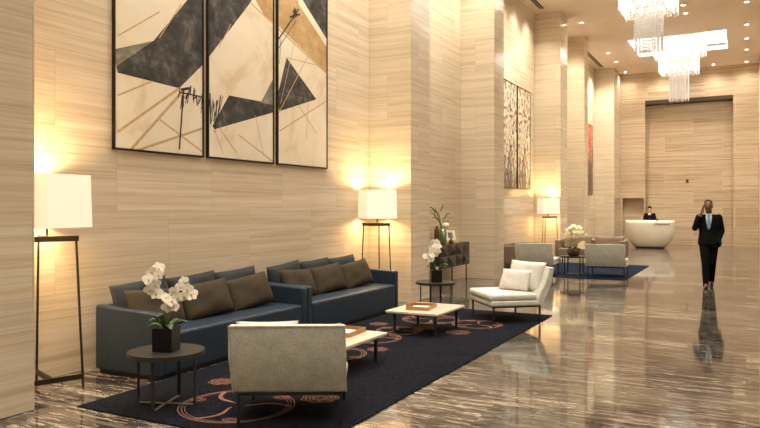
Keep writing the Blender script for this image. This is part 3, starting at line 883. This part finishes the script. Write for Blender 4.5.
def leaf_part(t, base, ang, ln, wd, rise, droop, mat='leaf', name='leaf'):
    mb = MB(); bm = mb.bm; rows = []; n = 9
    ca, sa = math.cos(ang), math.sin(ang)
    for i in range(n+1):
        f = i/n; d = ln*f; z = rise*math.sin(min(1, f*1.15)*PI*.62)-droop*f*f
        w = wd*(math.sin(PI*(f*.88+.10)))**.8 if i < n else .001
        row = []
        for v in (-1, 0, 1):
            x, y = d, v*w
            row.append(bm.verts.new((base[0]+ca*x-sa*y, base[1]+sa*x+ca*y, base[2]+z+(.25*w if v else 0))))
        rows.append(row)
    for a, b in zip(rows, rows[1:]):
        for j in range(2): bm.faces.new((a[j], a[j+1], b[j+1], b[j]))
    o = mb.build(name, M[mat], t, smooth=True)
    s_ = o.modifiers.new('thick', 'SOLIDIFY'); s_.thickness = .003
def arc(p0, p1, p2, n=14):
    p0, p1, p2 = map(Vector, (p0, p1, p2))
    return [p0*(1-f)**2+p1*2*f*(1-f)+p2*f*f for f in [i/n for i in range(n+1)]]
def view(x, y):
    """camera-right and toward-camera directions at a place, to lay out a plant as it is turned"""
    d = Vector((x, y, 0)).normalized(); return Vector((d.y, -d.x, 0)), -d
def potted_orchid(x, y, z, lab, pw, ph, stems, leaves, group, fm=FM, rz=0, sd=0, fs=1.0):
    rnd = random.Random(sd)
    t = thing('potted_orchid', lab, 'potted plant', (x, y, z), 0, group)
    r, tow = view(x, y)
    pot = MB(); Rm = Matrix.Rotation(rz, 4, 'Z'); a, b = pw/2, pw/2-.012
    pot.box(-a, a, -a, a, 0, ph-.02, Rm)
    for q in ((-a, a, -a, -b), (-a, a, b, a), (-a, -b, -b, b), (b, a, -b, b)): pot.box(*q, ph-.02, ph, Rm)
    pot.build('pot', M['pot'], t)
    MB().box(-b, b, -b, b, ph-.02, ph-.008, Rm).build('soil', M['bowl'], t)
    for (ang, ln, wd, ri, dr) in leaves:
        d = r*math.cos(ang)+tow*math.sin(ang)
        leaf_part(t, (d.x*.02, d.y*.02, ph-.01), math.atan2(d.y, d.x), ln, wd, ri, dr, 'leaf' if rnd.random() < .7 else 'leaf_bright')
    for (b0, ctrl, tip, spots) in stems:
        def W(p): return r*p[0]+tow*p[2]+Vector((0, 0, p[1]))
        pts = arc(W(b0), W(ctrl), W(tip))
        MB().tube(pts, .004, 6).build('stem', M['stem'], t)
        for q in spots:
            p = W(q)
            nr = tow*1.0+r*rnd.uniform(-.6, .6)+Vector((0, 0, rnd.uniform(-.35, .35)))
            bloom(t, p, nr, rnd.uniform(-.5, .5), fm, fs*rnd.uniform(.85, 1.12))
            # short stalk back to the main stem
            near = min(pts, key=lambda s_: (s_-p).length)
            if (near-p).length > .012: MB().tube([near, (near+p)/2+Vector((0, 0, .008)), p-nr.normalized()*.006], .002, 5).build('stalk', M['stem'], t)
    return t
k_ = 5.64/690     # metres per photo pixel at the near orchid
def px(a, b, d=0): return ((a-167.5)*k_, (352-b)*k_, d)
potted_orchid(-4.14, 4.12, SZ, 'white orchid in a black cube pot on the nearest side table', .165, .185,
    [(px(168, 333), px(166, 285), px(150, 270, .04), [px(154, 274, .05), px(160, 277, .08), px(151, 281, .07), px(157, 286, .09), px(152, 291, .06), px(160, 271, .03), px(158, 295, .05)]),
     (px(169, 333), px(168, 292), px(189, 284, .08), [px(174, 293, .10), px(180, 289, .08), px(187, 291, .10), px(191, 297, .08), px(167, 299, .10), px(172, 302, .12), px(178, 299, .10), px(169, 308, .10), px(175, 308, .10), px(184, 284, .05), px(184, 299, .06)])],
    [(.3, .16, .028, .07, .02), (2.7, .13, .030, .09, .01), (1.3, .12, .03, .05, .04), (4.0, .12, .03, .07, .02), (5.6, .16, .03, .07, .03), (.0, .19, .022, .06, .02), (2.2, .10, .028, .12, .0), (3.3, .13, .026, .05, .03)],
    'orchids in black cube pots', rz=.35, sd=3)
k_ = 10.8/690
def px(a, b, d=0): return ((a-438)*k_, (282.5-b)*k_, d)
potted_orchid(-4.27, 9.90, SZ, 'white orchid in a black cube pot on the side table beyond the blue sofas', .17, .18,
    [(px(438, 271), px(437, 254), px(434, 244, .04), [px(435, 243, .05), px(439, 243, .08), px(432, 247, .06), px(437, 247, .10), px(441, 247, .06), px(434, 251, .08), px(439, 251, .10)]),
     (px(438, 271), px(435, 258), px(429, 257, .06), [px(430, 252, .06), px(428, 257, .08), px(432, 256, .10), px(430, 261, .06), px(435, 256, .1), px(438, 255, .08), px(434, 260, .08), px(441, 252, .04)])],
    [(.2, .16, .03, .08, .02), (2.9, .15, .03, .08, .02), (1.4, .12, .03, .06, .04), (.5, .2, .025, .12, .01), (2.4, .16, .025, .10, .02), (5, .15, .03, .06, .02)],
    'orchids in black cube pots', rz=.6, sd=8)
# big cream orchid bowl between the far armchairs
t = thing('orchid_bowl', 'brown bowl crowded with cream orchids between the far armchairs', 'potted plant', (-3.66, 16.85, .012+.44), 0)
MB().lathe([(0, 0), (.10, 0), (.14, .03), (.17, .10), (.175, .165), (.16, .17), (.15, .12), (0, .12)], n=28).build('bowl', M['bowl'], t, smooth=True)
MB().lathe([(0, .12), (.155, .13), (.158, .15), (0, .155)], n=20).build('soil', M['bowl'], t)
r_, tw_ = view(-3.66, 16.85)
rnd = random.Random(5)
for k in range(7):
    leaf_part(t, (0, 0, .14), k*2*PI/7+.3, rnd.uniform(.2, .3), .035, .09, .05, 'leaf')
for k in range(6):
    a = k*PI/3+.2; tip = (.20*math.cos(a), .20*math.sin(a), .58)
    MB().tube(arc((.03*math.cos(a), .03*math.sin(a), .14), (.05*math.cos(a), .05*math.sin(a), .66), tip), .004, 5).build('stem', M['stem'], t)
for k in range(44):
    a, e = rnd.uniform(0, 2*PI), rnd.uniform(-.25, 1.0)*PI/2
    rr_ = rnd.uniform(.75, 1.0)
    d = Vector((math.cos(a)*math.cos(e), math.sin(a)*math.cos(e), math.sin(e)))
    p = Vector((d.x*.29*rr_, d.y*.29*rr_, .52+d.z*.22*rr_))
    bloom(t, p, d+tw_*.5+Vector((0, 0, .1)), rnd.uniform(-1, 1), FMC, 1.0)
for k in range(11):
    p = r_*rnd.uniform(.10, .27)+tw_*rnd.uniform(.08, .2)+Vector((0, 0, rnd.uniform(.2, .36))); bloom(t, p, tw_+r_*.3, k, FMC, 1.0)

# ------------------------------------------------------------------ credenza and what stands on it
CZ = .865
t = thing('credenza', 'black sideboard with diamond-faceted front on thin legs in the short bay', 'sideboard', (-5.545, 13.43, 0), 0)
hw, dep = .815, .205
MB().box(-dep, dep, -hw, hw, .385, CZ).build('body', M['cabinet'], t, bev=.006)
# faceted front: raised triangles, two rows of diamonds
fa = MB(); nc = 4; cw = 2*hw/nc; ch = (CZ-.385)/2; fx = dep
for i in range(nc):
    for j in range(2):
        ya, yb_ = -hw+i*cw, -hw+(i+1)*cw; za, zb = .385+j*ch, .385+(j+1)*ch
        A, B, c, d = (fx, ya, za), (fx, yb_, za), (fx, yb_, zb), (fx, ya, zb)
        hi = (fx+.028, ya+cw*(.3 if (i+j) % 2 else .7), (za+zb)/2)
        fa.poly([A, B, hi]); fa.poly([B, c, hi]); fa.poly([c, d, hi]); fa.poly([d, A, hi])
fa.build('door', M['cabinet'], t)
for sy in (-1, 1):
    for sx in (-1, 1):
        MB().bar((sx*(dep-.04), sy*(hw-.10), 0), (sx*(dep-.04), sy*(hw-.10), .39), .022, .022).build('leg', M['bronze'], t)
def on_cred(p, off=0):
    """a spot on the sideboard top seen at photo column p"""
    return -5.545+off
yy = lambda p, x: x/(p-746)*(F+366*(p-380)/F)
x = -5.50; y = yy(433, x)
y = max(y, 12.75)
t = thing('bottle_vase', 'slim tall amber bottle vase on the sideboard, left of the green stems', 'vase', (-5.45, 12.70, CZ), 0)
MB().lathe([(0, 0), (.05, 0), (.058, .06), (.06, .16), (.052, .28), (.03, .34), (.024, .36), (.028, .375), (.018, .375), (.016, .34), (0, .33)], n=20).build('body', M['amber'], t, smooth=True)
t = thing('flower_vase', 'green glass vase with tall bright leaves and a white bloom on the sideboard', 'vase', (-5.45, 13.02, CZ), 0)
MB().lathe([(0, 0), (.065, 0), (.07, .02), (.07, .30), (.062, .30), (.06, .03), (0, .02)], n=24).build('vase', M['glass_green'], t, smooth=True)
r_, tw_ = view(-5.45, 13.02)
for k, (dx, dz_, ln, wd) in enumerate(((-.16, .62, 0, 0), (-.10, .55, 0, 0), (.0, .42, 0, 0))):
    tip = r_*dx+Vector((0, 0, dz_+.12))
    MB().tube(arc((0, 0, .05), r_*dx*.2+Vector((0, 0, dz_*.6)), tip), .008, 6).build('stem', M['leaf_bright'], t)
for (dx, zz, s_) in ((-.15, .62, .17), (-.09, .56, .18), (-.13, .50, .14), (-.06, .42, .18), (.02, .50, .13), (-.02, .34, .15), (-.05, .66, .08)):
    base = r_*dx+Vector((0, 0, zz))
    leaf_part(t, base, math.atan2(r_.y, r_.x)+(PI if dx < -.05 else 0)+.3, s_, .05, .13, .01, 'leaf_bright')
MB().ell(tuple(r_*.05+Vector((0, 0, .38))), (.075, .075, .065), 14, 10).build('bloom', M['petal'], t, smooth=True)
t = thing('small_bottle', 'small dark bottle on the sideboard beside the picture frame', 'bottle', (-5.39, 13.30, CZ), 0)
MB().lathe([(0, 0), (.045, 0), (.05, .04), (.035, .075), (.016, .09), (.016, .115), (0, .115)], n=16).build('body', M['amber'], t, smooth=True)
t = thing('picture_frame', 'small gilt picture frame leaning on the sideboard top', 'picture frame', (-5.52, 13.62, CZ), R_(-22))
lean = Matrix.Rotation(-.2, 4, 'Y')
fr = MB(); w2, h2, b = .21, .33, .045
fr.box(0, .02, -w2, -w2+b, .004, h2, lean); fr.box(0, .02, w2-b, w2, .004, h2, lean)
fr.box(0, .02, -w2+b, w2-b, .004, .004+b, lean); fr.box(0, .02, -w2+b, w2-b, h2-b, h2, lean)
fr.build('frame', M['gilt'], t)
MB().box(.002, .010, -w2+b, w2-b, .04, h2-b, lean).build('mount', M['paper'], t)
MB().box(.010, .012, -.07, .07, .10, .22, lean).build('print', M['greywash'], t)
MB().bar((.0, 0, .2), (-.12, 0, .003), .03, .006).build('stand', M['gilt'], t)

# ------------------------------------------------------------------ brown sofas of the far lounge
def brown_sofa(x, y, rz, w, lab, z=0, cush=()):
    t = thing('sofa', lab, 'sofa', (x, y, z), rz, 'taupe sofas of the far lounge')
    hw = w/2        # faces -y locally
    MB().box(-hw+.08, hw-.08, -.35, .30, .20, .41).build('seat', M['taupe'], t, bev=.03)
    MB().box(-hw, hw, .27, .42, .20, .66).build('backrest', M['taupe'], t, bev=.03)
    for s_ in (-1, 1):
        a, b = sorted((s_*hw, s_*(hw-.10)))
        MB().box(a, b, -.36, .42, .20, .66).build('armrest', M['taupe'], t, bev=.025)
    for sx in (-1, 1):
        for py in (-.31, .36): MB().bar((sx*(hw-.06), py, 0), (sx*(hw-.06), py, .21), .03, .03).build('leg', M['black_metal'], t)
    return t
brown_sofa(-4.0, 20.72, 0, 1.95, 'taupe sofa facing the camera behind the far armchairs')
brown_sofa(-5.34, 17.65, R_(90), 2.1, 'taupe sofa seen end-on against the wall past the second pier')
for (x, nm) in ((-4.42, 'left'), (-3.50, 'right')):
    o = MB().pillow(.84, .42, .2, 14, int(x*10)).build('throw_cushion', M['taupe'], None, smooth=True)
    o.matrix_world = Matrix.Translation((x, 20.86, .575)) @ Matrix.Rotation(-.22, 4, 'X')
    tag(o, '%s taupe cushion on the sofa facing the camera behind the far armchairs' % nm, 'cushion', 'taupe cushions')

# ------------------------------------------------------------------ reception desk
DX, DY = -3.42, 29.6
t = thing('reception_desk', 'rounded cream reception desk with dark lettering at the end of the hall', 'desk', (DX, DY, 0), 0)
SX, SY = .925, .62
prof = [(.66, .05), (.71, .09), (.81, .22), (.90, .40), (.96, .60), (.99, .82), (1.0, .98), (.995, 1.10), (.97, 1.10), (.95, 1.02), (0, 1.02)]
MB().lathe([(0, .05)]+prof, n=64, sx=SX, sy=SY).build('body', M['desk'], t, smooth=True)
MB().lathe([(0, 0), (.60, 0), (.60, .06), (0, .06)], n=48, sx=SX, sy=SY).build('plinth', M['black_metal'], t)
tc = D.curves.new('lettering', 'FONT'); tc.body = 'Oakwood'; tc.size = .17; tc.shear = .25; tc.extrude = .004; tc.align_x = 'CENTER'
to = D.objects.new('lettering', tc); C.objects.link(to)
me = D.meshes.new_from_object(to.evaluated_get(bpy.context.evaluated_depsgraph_get())); D.objects.remove(to)
def desk_r(z):
    for (a, za), (b, zb) in zip(prof, prof[1:]):
        if za <= z <= zb: return a+(b-a)*(z-za)/(zb-za)
    return 1.0
for v in me.vertices:
    lx, lz, off = v.co.x, v.co.y, v.co.z
    z = .92+lz; ang = -PI/2+(.56+lx)/SX*1.0
    rr_ = desk_r(z)
    v.co = (SX*rr_*math.cos(ang)*(1+.006), SY*rr_*math.sin(ang)*(1+.006)-.004-off, z)
obj('lettering', me, M['lettering'], t, loc=None)
t = thing('desk_plant', 'tiny gold flower spray on the left of the reception desk', 'plant', (DX-.30, DY-.02, 1.02), 0)
MB().lathe([(0, 0), (.03, 0), (.035, .08), (.03, .12), (0, .12)], n=12).build('vase', M['gilt'], t, smooth=True)
for k, (a, b) in enumerate(((-.16, .30), (-.08, .24), (-.02, .28), (.05, .2))):
    MB().tube(arc((0, 0, .1), (a*.3, 0, b*.7), (a, -.02, b)), .008, 5).build('stem', M['lip'], t)
t = thing('desk_bell', 'small dark object on the right of the reception desk top', 'desk bell', (DX+.31, DY-.2, 1.02), 0)
MB().lathe([(0, 0), (.05, 0), (.05, .05), (.045, .10), (.02, .14), (0, .145)], n=14).build('body', M['pot'], t, smooth=True)
t = thing('wall_fixture', 'small black round fitting high on the far wall niche', 'wall fitting', (-2.28, YB+.5, 2.8), 0)
MB().ell((0, -.05, 0), (.06, .05, .06), 14, 10).build('body', M['pot'], t, smooth=True)
MB().box(-.03, .03, -.02, 0, -.03, .03).build('mount', M['black_metal'], t)

# ------------------------------------------------------------------ people
def limb(mb, pts, n=12):
    """tapering chain of (x,y,z,r)"""
    P3 = [Vector(p[:3]) for p in pts]
    for i in range(len(pts)-1):
        mb.tube([P3[i], P3[i+1]], [pts[i][3], pts[i+1][3]], n)
    for p, q in zip(P3, pts): mb.ell(p, (q[3],)*3, n, 8)
def rot_y(a): return Matrix.Rotation(a, 3, 'Y')
def hand(mb, wrist, palm_c, fdir, curl_dir, across, size=1.0, curls=(.5, .55, .6, .7)):
    """palm and five separate fingers: fdir points along the fingers, curl_dir where they bend, across from index to little finger"""
    w, c = Vector(wrist), Vector(palm_c); f, k, a = (Vector(v).normalized() for v in (fdir, curl_dir, across))
    Rm = Matrix((a, k, f)).transposed()
    mb.ell(c, (.038*size, .016*size, .048*size), 14, 10, Rm)
    limb(mb, [(*w, .024*size), (*(w*.4+c*.6), .024*size)])
    for i, (off, ln) in enumerate(((-.029, .070), (-.010, .078), (.010, .072), (.028, .056))):
        p = c+a*off*size+f*.040*size; pts = [(*(p-f*.02*size), .0095*size), (*p, .0095*size)]; ang = 0
        for sgm in range(3):
            ang += curls[i]*(.5 if sgm == 0 else 1)
            d = f*math.cos(ang)+k*math.sin(ang); p = p+d*(ln*size*(.42, .33, .25)[sgm]); pts.append((*p, (.009, .008, .0068)[sgm]*size))
        limb(mb, pts, 8)
    p = c-a*.034*size-f*.02*size; q = p-a*.026*size+f*.022*size+k*.012*size; r = q+f*.026*size+k*.018*size
    limb(mb, [(*(p+a*.012*size), .012*size), (*p, .0115*size), (*q, .0105*size), (*r, .0085*size)], 8)
def head(mb, c, yaw=0, s=1.0):
    c = Vector(c); R0 = Matrix.Rotation(yaw, 3, 'Z')
    def e(p, r): mb.ell(c+R0 @ (Vector(p)*s), tuple(q*s for q in r), 16, 12, R0)
    e((0, .012, .035), (.074, .092, .082)); e((0, -.018, -.025), (.062, .076, .085)); e((0, -.045, -.078), (.036, .040, .030))
    e((0, -.098, -.012), (.013, .018, .024)); e((0, -.106, -.026), (.018, .013, .011)); e((0, -.080, .022), (.048, .018, .012))
    e((0, -.089, -.055), (.024, .010, .006)); e((0, -.087, -.066), (.021, .010, .007))
    for q in (-1, 1): e((q*.074, .012, -.008), (.010, .02, .032)); e((q*.045, -.055, -.02), (.02, .02, .02))
def person_parts(t, hc, skin, yaw=0, hair_long=False, s=1.0):
    c = Vector(hc); R0 = Matrix.Rotation(yaw, 3, 'Z')*s
    for q in (-1, 1):
        MB().ell(c+R0 @ Vector((q*.030, -.083, .004)), (.012, .008, .007), 10, 8).build('eye', M['eye'], t, smooth=True)
    h = MB()
    h.ell(c+R0 @ Vector((0, .020, .052)), (.080, .094, .078), 20, 14)
    h.ell(c+R0 @ Vector((0, .045, .01)), (.076, .070, .075), 18, 12)
    if hair_long:
        h.ell(c+R0 @ Vector((0, .075, -.03)), (.06, .05, .07), 16, 10)
        h.ell(c+R0 @ Vector((0, -.035, .085)), (.066, .055, .036), 16, 10)
    fused(h, 'hair', M['hair'], t, .008, 3)

def torso_r(z):     # jacket half-width / half-depth by height
    T = [(.86, .205, .150), (.98, .195, .140), (1.10, .178, .126), (1.25, .198, .136), (1.36, .208, .130), (1.43, .185, .105), (1.475, .10, .080)]
    for (a, rx, ry), (b, sx, sy) in zip(T, T[1:]):
        if a <= z <= b:
            f = (z-a)/(b-a); return rx+(sx-rx)*f, ry+(sy-ry)*f
    return T[-1][1:] if z > 1 else T[0][1:]
def chest_patch(name, mat, parent, outline, lift, rows=10):
    """cloth showing in the jacket opening, laid over the chest: outline = [(z, x_left, x_right)]"""
    mb = MB(); bm = mb.bm; R = []
    def span(z):
        for (a, l, r), (b, l2, r2) in zip(outline, outline[1:]):
            if a <= z <= b: f = (z-a)/(b-a); return l+(l2-l)*f, r+(r2-r)*f
        return outline[-1][1:]
    z0, z1 = outline[0][0], outline[-1][0]
    for i in range(rows+1):
        z = z0+(z1-z0)*i/rows; l, r = span(z); rx, ry = torso_r(z); row = []
        for j in range(7):
            x = l+(r-l)*j/6
            row.append(bm.verts.new((x, -ry*math.sqrt(max(0, 1-(x/rx)**2))-lift, z)))
        R.append(row)
    for a, b in zip(R, R[1:]):
        for j in range(6): bm.faces.new((a[j], a[j+1], b[j+1], b[j]))
    o = mb.build(name, mat, parent, smooth=True)
    s_ = o.modifiers.new('thick', 'SOLIDIFY'); s_.thickness = .006
    return o

def man(x, y, rz):
    t = thing('person', 'walking person in a black suit and light blue tie, holding a phone to one ear', 'person', (x, y, 0), rz)
    HC = (-.01, -.035, 1.635)
    # joints (viewer's left is -x): right arm raised to the ear, left hand in the pocket, right leg forward
    sr, er, wr = (-.175, .0, 1.405), (-.25, -.10, 1.195), (-.150, -.135, 1.455)
    sl, el, wl = (.175, .0, 1.405), (.232, .06, 1.14), (.180, -.05, .965)
    hr, kr, ar = (-.085, -.01, .90), (-.065, -.13, .50), (-.05, -.16, .095)
    hl, kl, al = (.085, .01, .90), (.065, .04, .49), (.045, .30, .15)
    b = MB()
    b.loft([(0, 0, .86, .145, .10), (0, 0, .98, .15, .10), (0, 0, 1.10, .14, .095), (0, 0, 1.26, .165, .105), (0, 0, 1.38, .165, .09), (0, 0, 1.45, .09, .065)])
    limb(b, [(0, .01, 1.42, .062), (0, -.005, 1.54, .056)]); head(b, HC, 0, 1.08)
    for (s_, e_, w_) in ((sr, er, wr), (sl, el, wl)):
        limb(b, [(*s_, .050), (*e_, .038), (*w_, .026)])
    for (h_, k_2, a_) in ((hr, kr, ar), (hl, kl, al)):
        limb(b, [(*h_, .075), (*k_2, .050), (*a_, .034)])
    hand(b, wr, (-.122, -.110, 1.535), (.10, .10, 1), (1, .15, 0), (.25, 1, 0), 1.0, (.35, .4, .45, .5))
    hand(b, wl, (.165, -.062, .915), (-.15, -.2, -1), (-1, 0, 0), (0, 1, 0), .9)
    # foot stubs inside the shoes
    limb(b, [(*ar, .034), (-.05, -.26, .045, .028)]); limb(b, [(*al, .034), (.045, .22, .055, .028)])
    fused(b, 'body', M['skin_dark'], t, .0062, 2)
    person_parts(t, HC, None, s=1.08)
    j = MB()
    j.loft([(0, .0, z, torso_r(z)[0], torso_r(z)[1]) for z in (.86, .92, .98, 1.04, 1.10, 1.18, 1.25, 1.31, 1.36, 1.40, 1.43, 1.455, 1.475)], 28)
    limb(j, [(*sr, .075), (*er, .060), (*[er[i]+(wr[i]-er[i])*.93 for i in range(3)], .044)])
    limb(j, [(*sl, .075), (*el, .060), (*[el[i]+(wl[i]-el[i])*.95 for i in range(3)], .048)])
    # skirt of the jacket flaring over the hand in the pocket
    j.ell((.168, -.06, .905), (.068, .095, .095), 14, 10)
    fused(j, 'jacket', M['suit'], t, .011, 3)
    p = MB(); p.loft([(0, 0, .80, .170, .120), (0, 0, .90, .175, .122), (0, 0, 1.0, .155, .11)])
    for (h_, k_2, a_) in ((hr, kr, ar), (hl, kl, al)):
        limb(p, [(*h_, .100), (*k_2, .072), (a_[0], a_[1]-.01, a_[2]-.045, .056)])
    fused(p, 'trousers', M['suit'], t, .011, 3)
    chest_patch('shirt', M['shirt'], t, [(1.17, -.006, .006), (1.30, -.042, .042), (1.42, -.058, .058), (1.478, -.055, .055)], .006)
    chest_patch('tie', M['tie'], t, [(1.18, -.012, .012), (1.21, -.034, .034), (1.40, -.026, .026), (1.425, -.018, .018), (1.44, -.028, .028), (1.47, -.030, .030)], .014)
    cl = MB().tube([(.063*math.cos(a), .003+.058*math.sin(a), 1.485+.012*math.sin(a)) for a in [i*PI/10 for i in range(21)]], .014, 8)
    cl.build('collar', M['shirt'], t, smooth=True)
    for s_ in (-1, 1):
        q = MB(); zs = [(1.17, .008), (1.30, .040), (1.42, .064), (1.47, .066)]
        pts = []
        for z, xx in zs:
            rx, ry = torso_r(z); pts.append((s_*xx, -ry*math.sqrt(max(0, 1-(xx/rx)**2))-.006, z))
        out = []
        for z, xx in [(1.44, .105), (1.36, .098), (1.33, .085), (1.20, .03)]:
            rx, ry = torso_r(z); out.append((s_*xx, -ry*math.sqrt(max(0, 1-(xx/rx)**2))-.006, z))
        q.poly(pts+out); o = q.build('lapel', M['suit'], t); o.modifiers.new('thick', 'SOLIDIFY').thickness = .006
    def shoe(ank, pitch):
        m = MB(); Rx = Matrix.Rotation(pitch, 3, 'X'); a = Vector((ank[0], ank[1], 0))
        def e(p, r): m.ell(Vector((ank[0], ank[1], ank[2]-.055))+Rx @ Vector(p), r, 14, 10, Rx)
        e((0, .02, .0), (.040, .055, .040)); e((0, -.06, -.008), (.042, .085, .034)); e((0, -.135, -.016), (.044, .065, .026)); e((0, .0, .04), (.042, .05, .045))
        return fused(m, 'shoe', M['shoe'], t, .007, 3)
    shoe((ar[0], ar[1], .093), 0); shoe((al[0], al[1], .165), .50)
    # white shirt cuff
    MB().tube([Vector(er)+(Vector(wr)-Vector(er))*f for f in (.90, .985)], .040, 14).build('cuff', M['shirt'], t, smooth=True)
    ph = D.objects.new('phone_root', None)
    D.objects.remove(ph)
    o = MB().box(-.005, .005, -.036, .036, -.072, .072).build('phone', M['pot'], None, bev=.003)
    Rm = Matrix.Translation((x, y, 0)) @ Matrix.Rotation(rz, 4, 'Z') @ Matrix.Translation((-.100, -.085, 1.585)) @ Matrix.Rotation(-.12, 4, 'Y') @ Matrix.Rotation(-.3, 4, 'X')
    o.matrix_world = Rm
    tag(o, 'slim black phone held to the ear of the walking person', 'phone')
    return t
man(-.66, 15.35, R_(2))

def clerk(x, y, rz):
    t = thing('person', 'person with dark hair in a black suit standing behind the reception desk', 'person', (x, y, 0), rz)
    HC = (0, -.03, 1.55)
    sr, er, wr = (-.165, 0, 1.33), (-.225, -.04, 1.09), (-.12, -.24, 1.06)
    sl, el, wl = (.165, 0, 1.33), (.225, -.04, 1.09), (.12, -.24, 1.06)
    b = MB()
    b.loft([(0, 0, .80, .14, .10), (0, 0, .92, .15, .10), (0, 0, 1.04, .12, .085), (0, 0, 1.2, .145, .10), (0, 0, 1.31, .15, .085), (0, 0, 1.37, .08, .06)])
    limb(b, [(0, .01, 1.34, .052), (0, -.005, 1.46, .048)]); head(b, HC, 0, .95)
    for (s_, e_, w_) in ((sr, er, wr), (sl, el, wl)): limb(b, [(*s_, .042), (*e_, .034), (*w_, .023)])
    for s_ in (-1, 1):
        limb(b, [(s_*.08, 0, .86, .075), (s_*.075, 0, .47, .048), (s_*.07, .01, .09, .032), (s_*.07, -.09, .035, .026)])
        hand(b, (s_*.12, -.24, 1.06), (s_*.10, -.30, 1.065), (-s_*.2, -1, .05), (0, 0, -1), (s_, 0, 0), .9, (.25, .25, .25, .3))
    fused(b, 'body', M['skin'], t, .0065, 2)
    person_parts(t, HC, None, 0, True)
    j = MB()
    j.loft([(0, 0, .78, .185, .135), (0, 0, .92, .18, .125), (0, 0, 1.04, .15, .11), (0, 0, 1.2, .178, .125), (0, 0, 1.30, .182, .11), (0, 0, 1.35, .15, .09), (0, 0, 1.39, .085, .068)], 26)
    for (s_, e_, w_) in ((sr, er, wr), (sl, el, wl)):
        limb(j, [(*s_, .064), (*e_, .050), (*[e_[i]+(w_[i]-e_[i])*.92 for i in range(3)], .038)])
    fused(j, 'jacket', M['suit'], t, .011, 3)
    p = MB()
    p.loft([(0, 0, .78, .15, .11), (0, 0, .92, .155, .11)])
    for s_ in (-1, 1): limb(p, [(s_*.08, 0, .84, .092), (s_*.075, 0, .47, .066), (s_*.07, .01, .07, .055)])
    fused(p, 'trousers', M['suit'], t, .011, 3)
    mb = MB(); bm = mb.bm
    mb.poly([(-.012, -.122, 1.16), (.012, -.122, 1.16), (.052, -.100, 1.36), (.03, -.085, 1.395), (-.03, -.085, 1.395), (-.052, -.100, 1.36)])
    o = mb.build('shirt', M['shirt'], t); o.modifiers.new('thick', 'SOLIDIFY').thickness = .03
    for s_ in (-1, 1):
        m = MB(); m.ell((s_*.07, -.05, .04), (.04, .11, .038), 14, 10); m.ell((s_*.07, .02, .06), (.04, .045, .05), 14, 10)
        fused(m, 'shoe', M['shoe'], t, .007, 3)
clerk(DX-.13, DY+1.12, R_(4))

# ------------------------------------------------------------------ world and colour
wd = D.worlds.new('world'); S.world = wd; wd.use_nodes = True
wd.node_tree.nodes['Background'].inputs[0].default_value = (.02, .016, .012, 1)
S.view_settings.view_transform = 'Standard'; S.view_settings.look = 'None'
S.view_settings.gamma = 1; S.view_settings.use_curve_mapping = False
S.view_settings.exposure = 0.70
cy = S.cycles
cy.max_bounces = 8; cy.diffuse_bounces = 5; cy.glossy_bounces = 4; cy.transparent_max_bounces = 12
cy.caustics_reflective = False; cy.caustics_refractive = False
cy.sample_clamp_indirect = 4
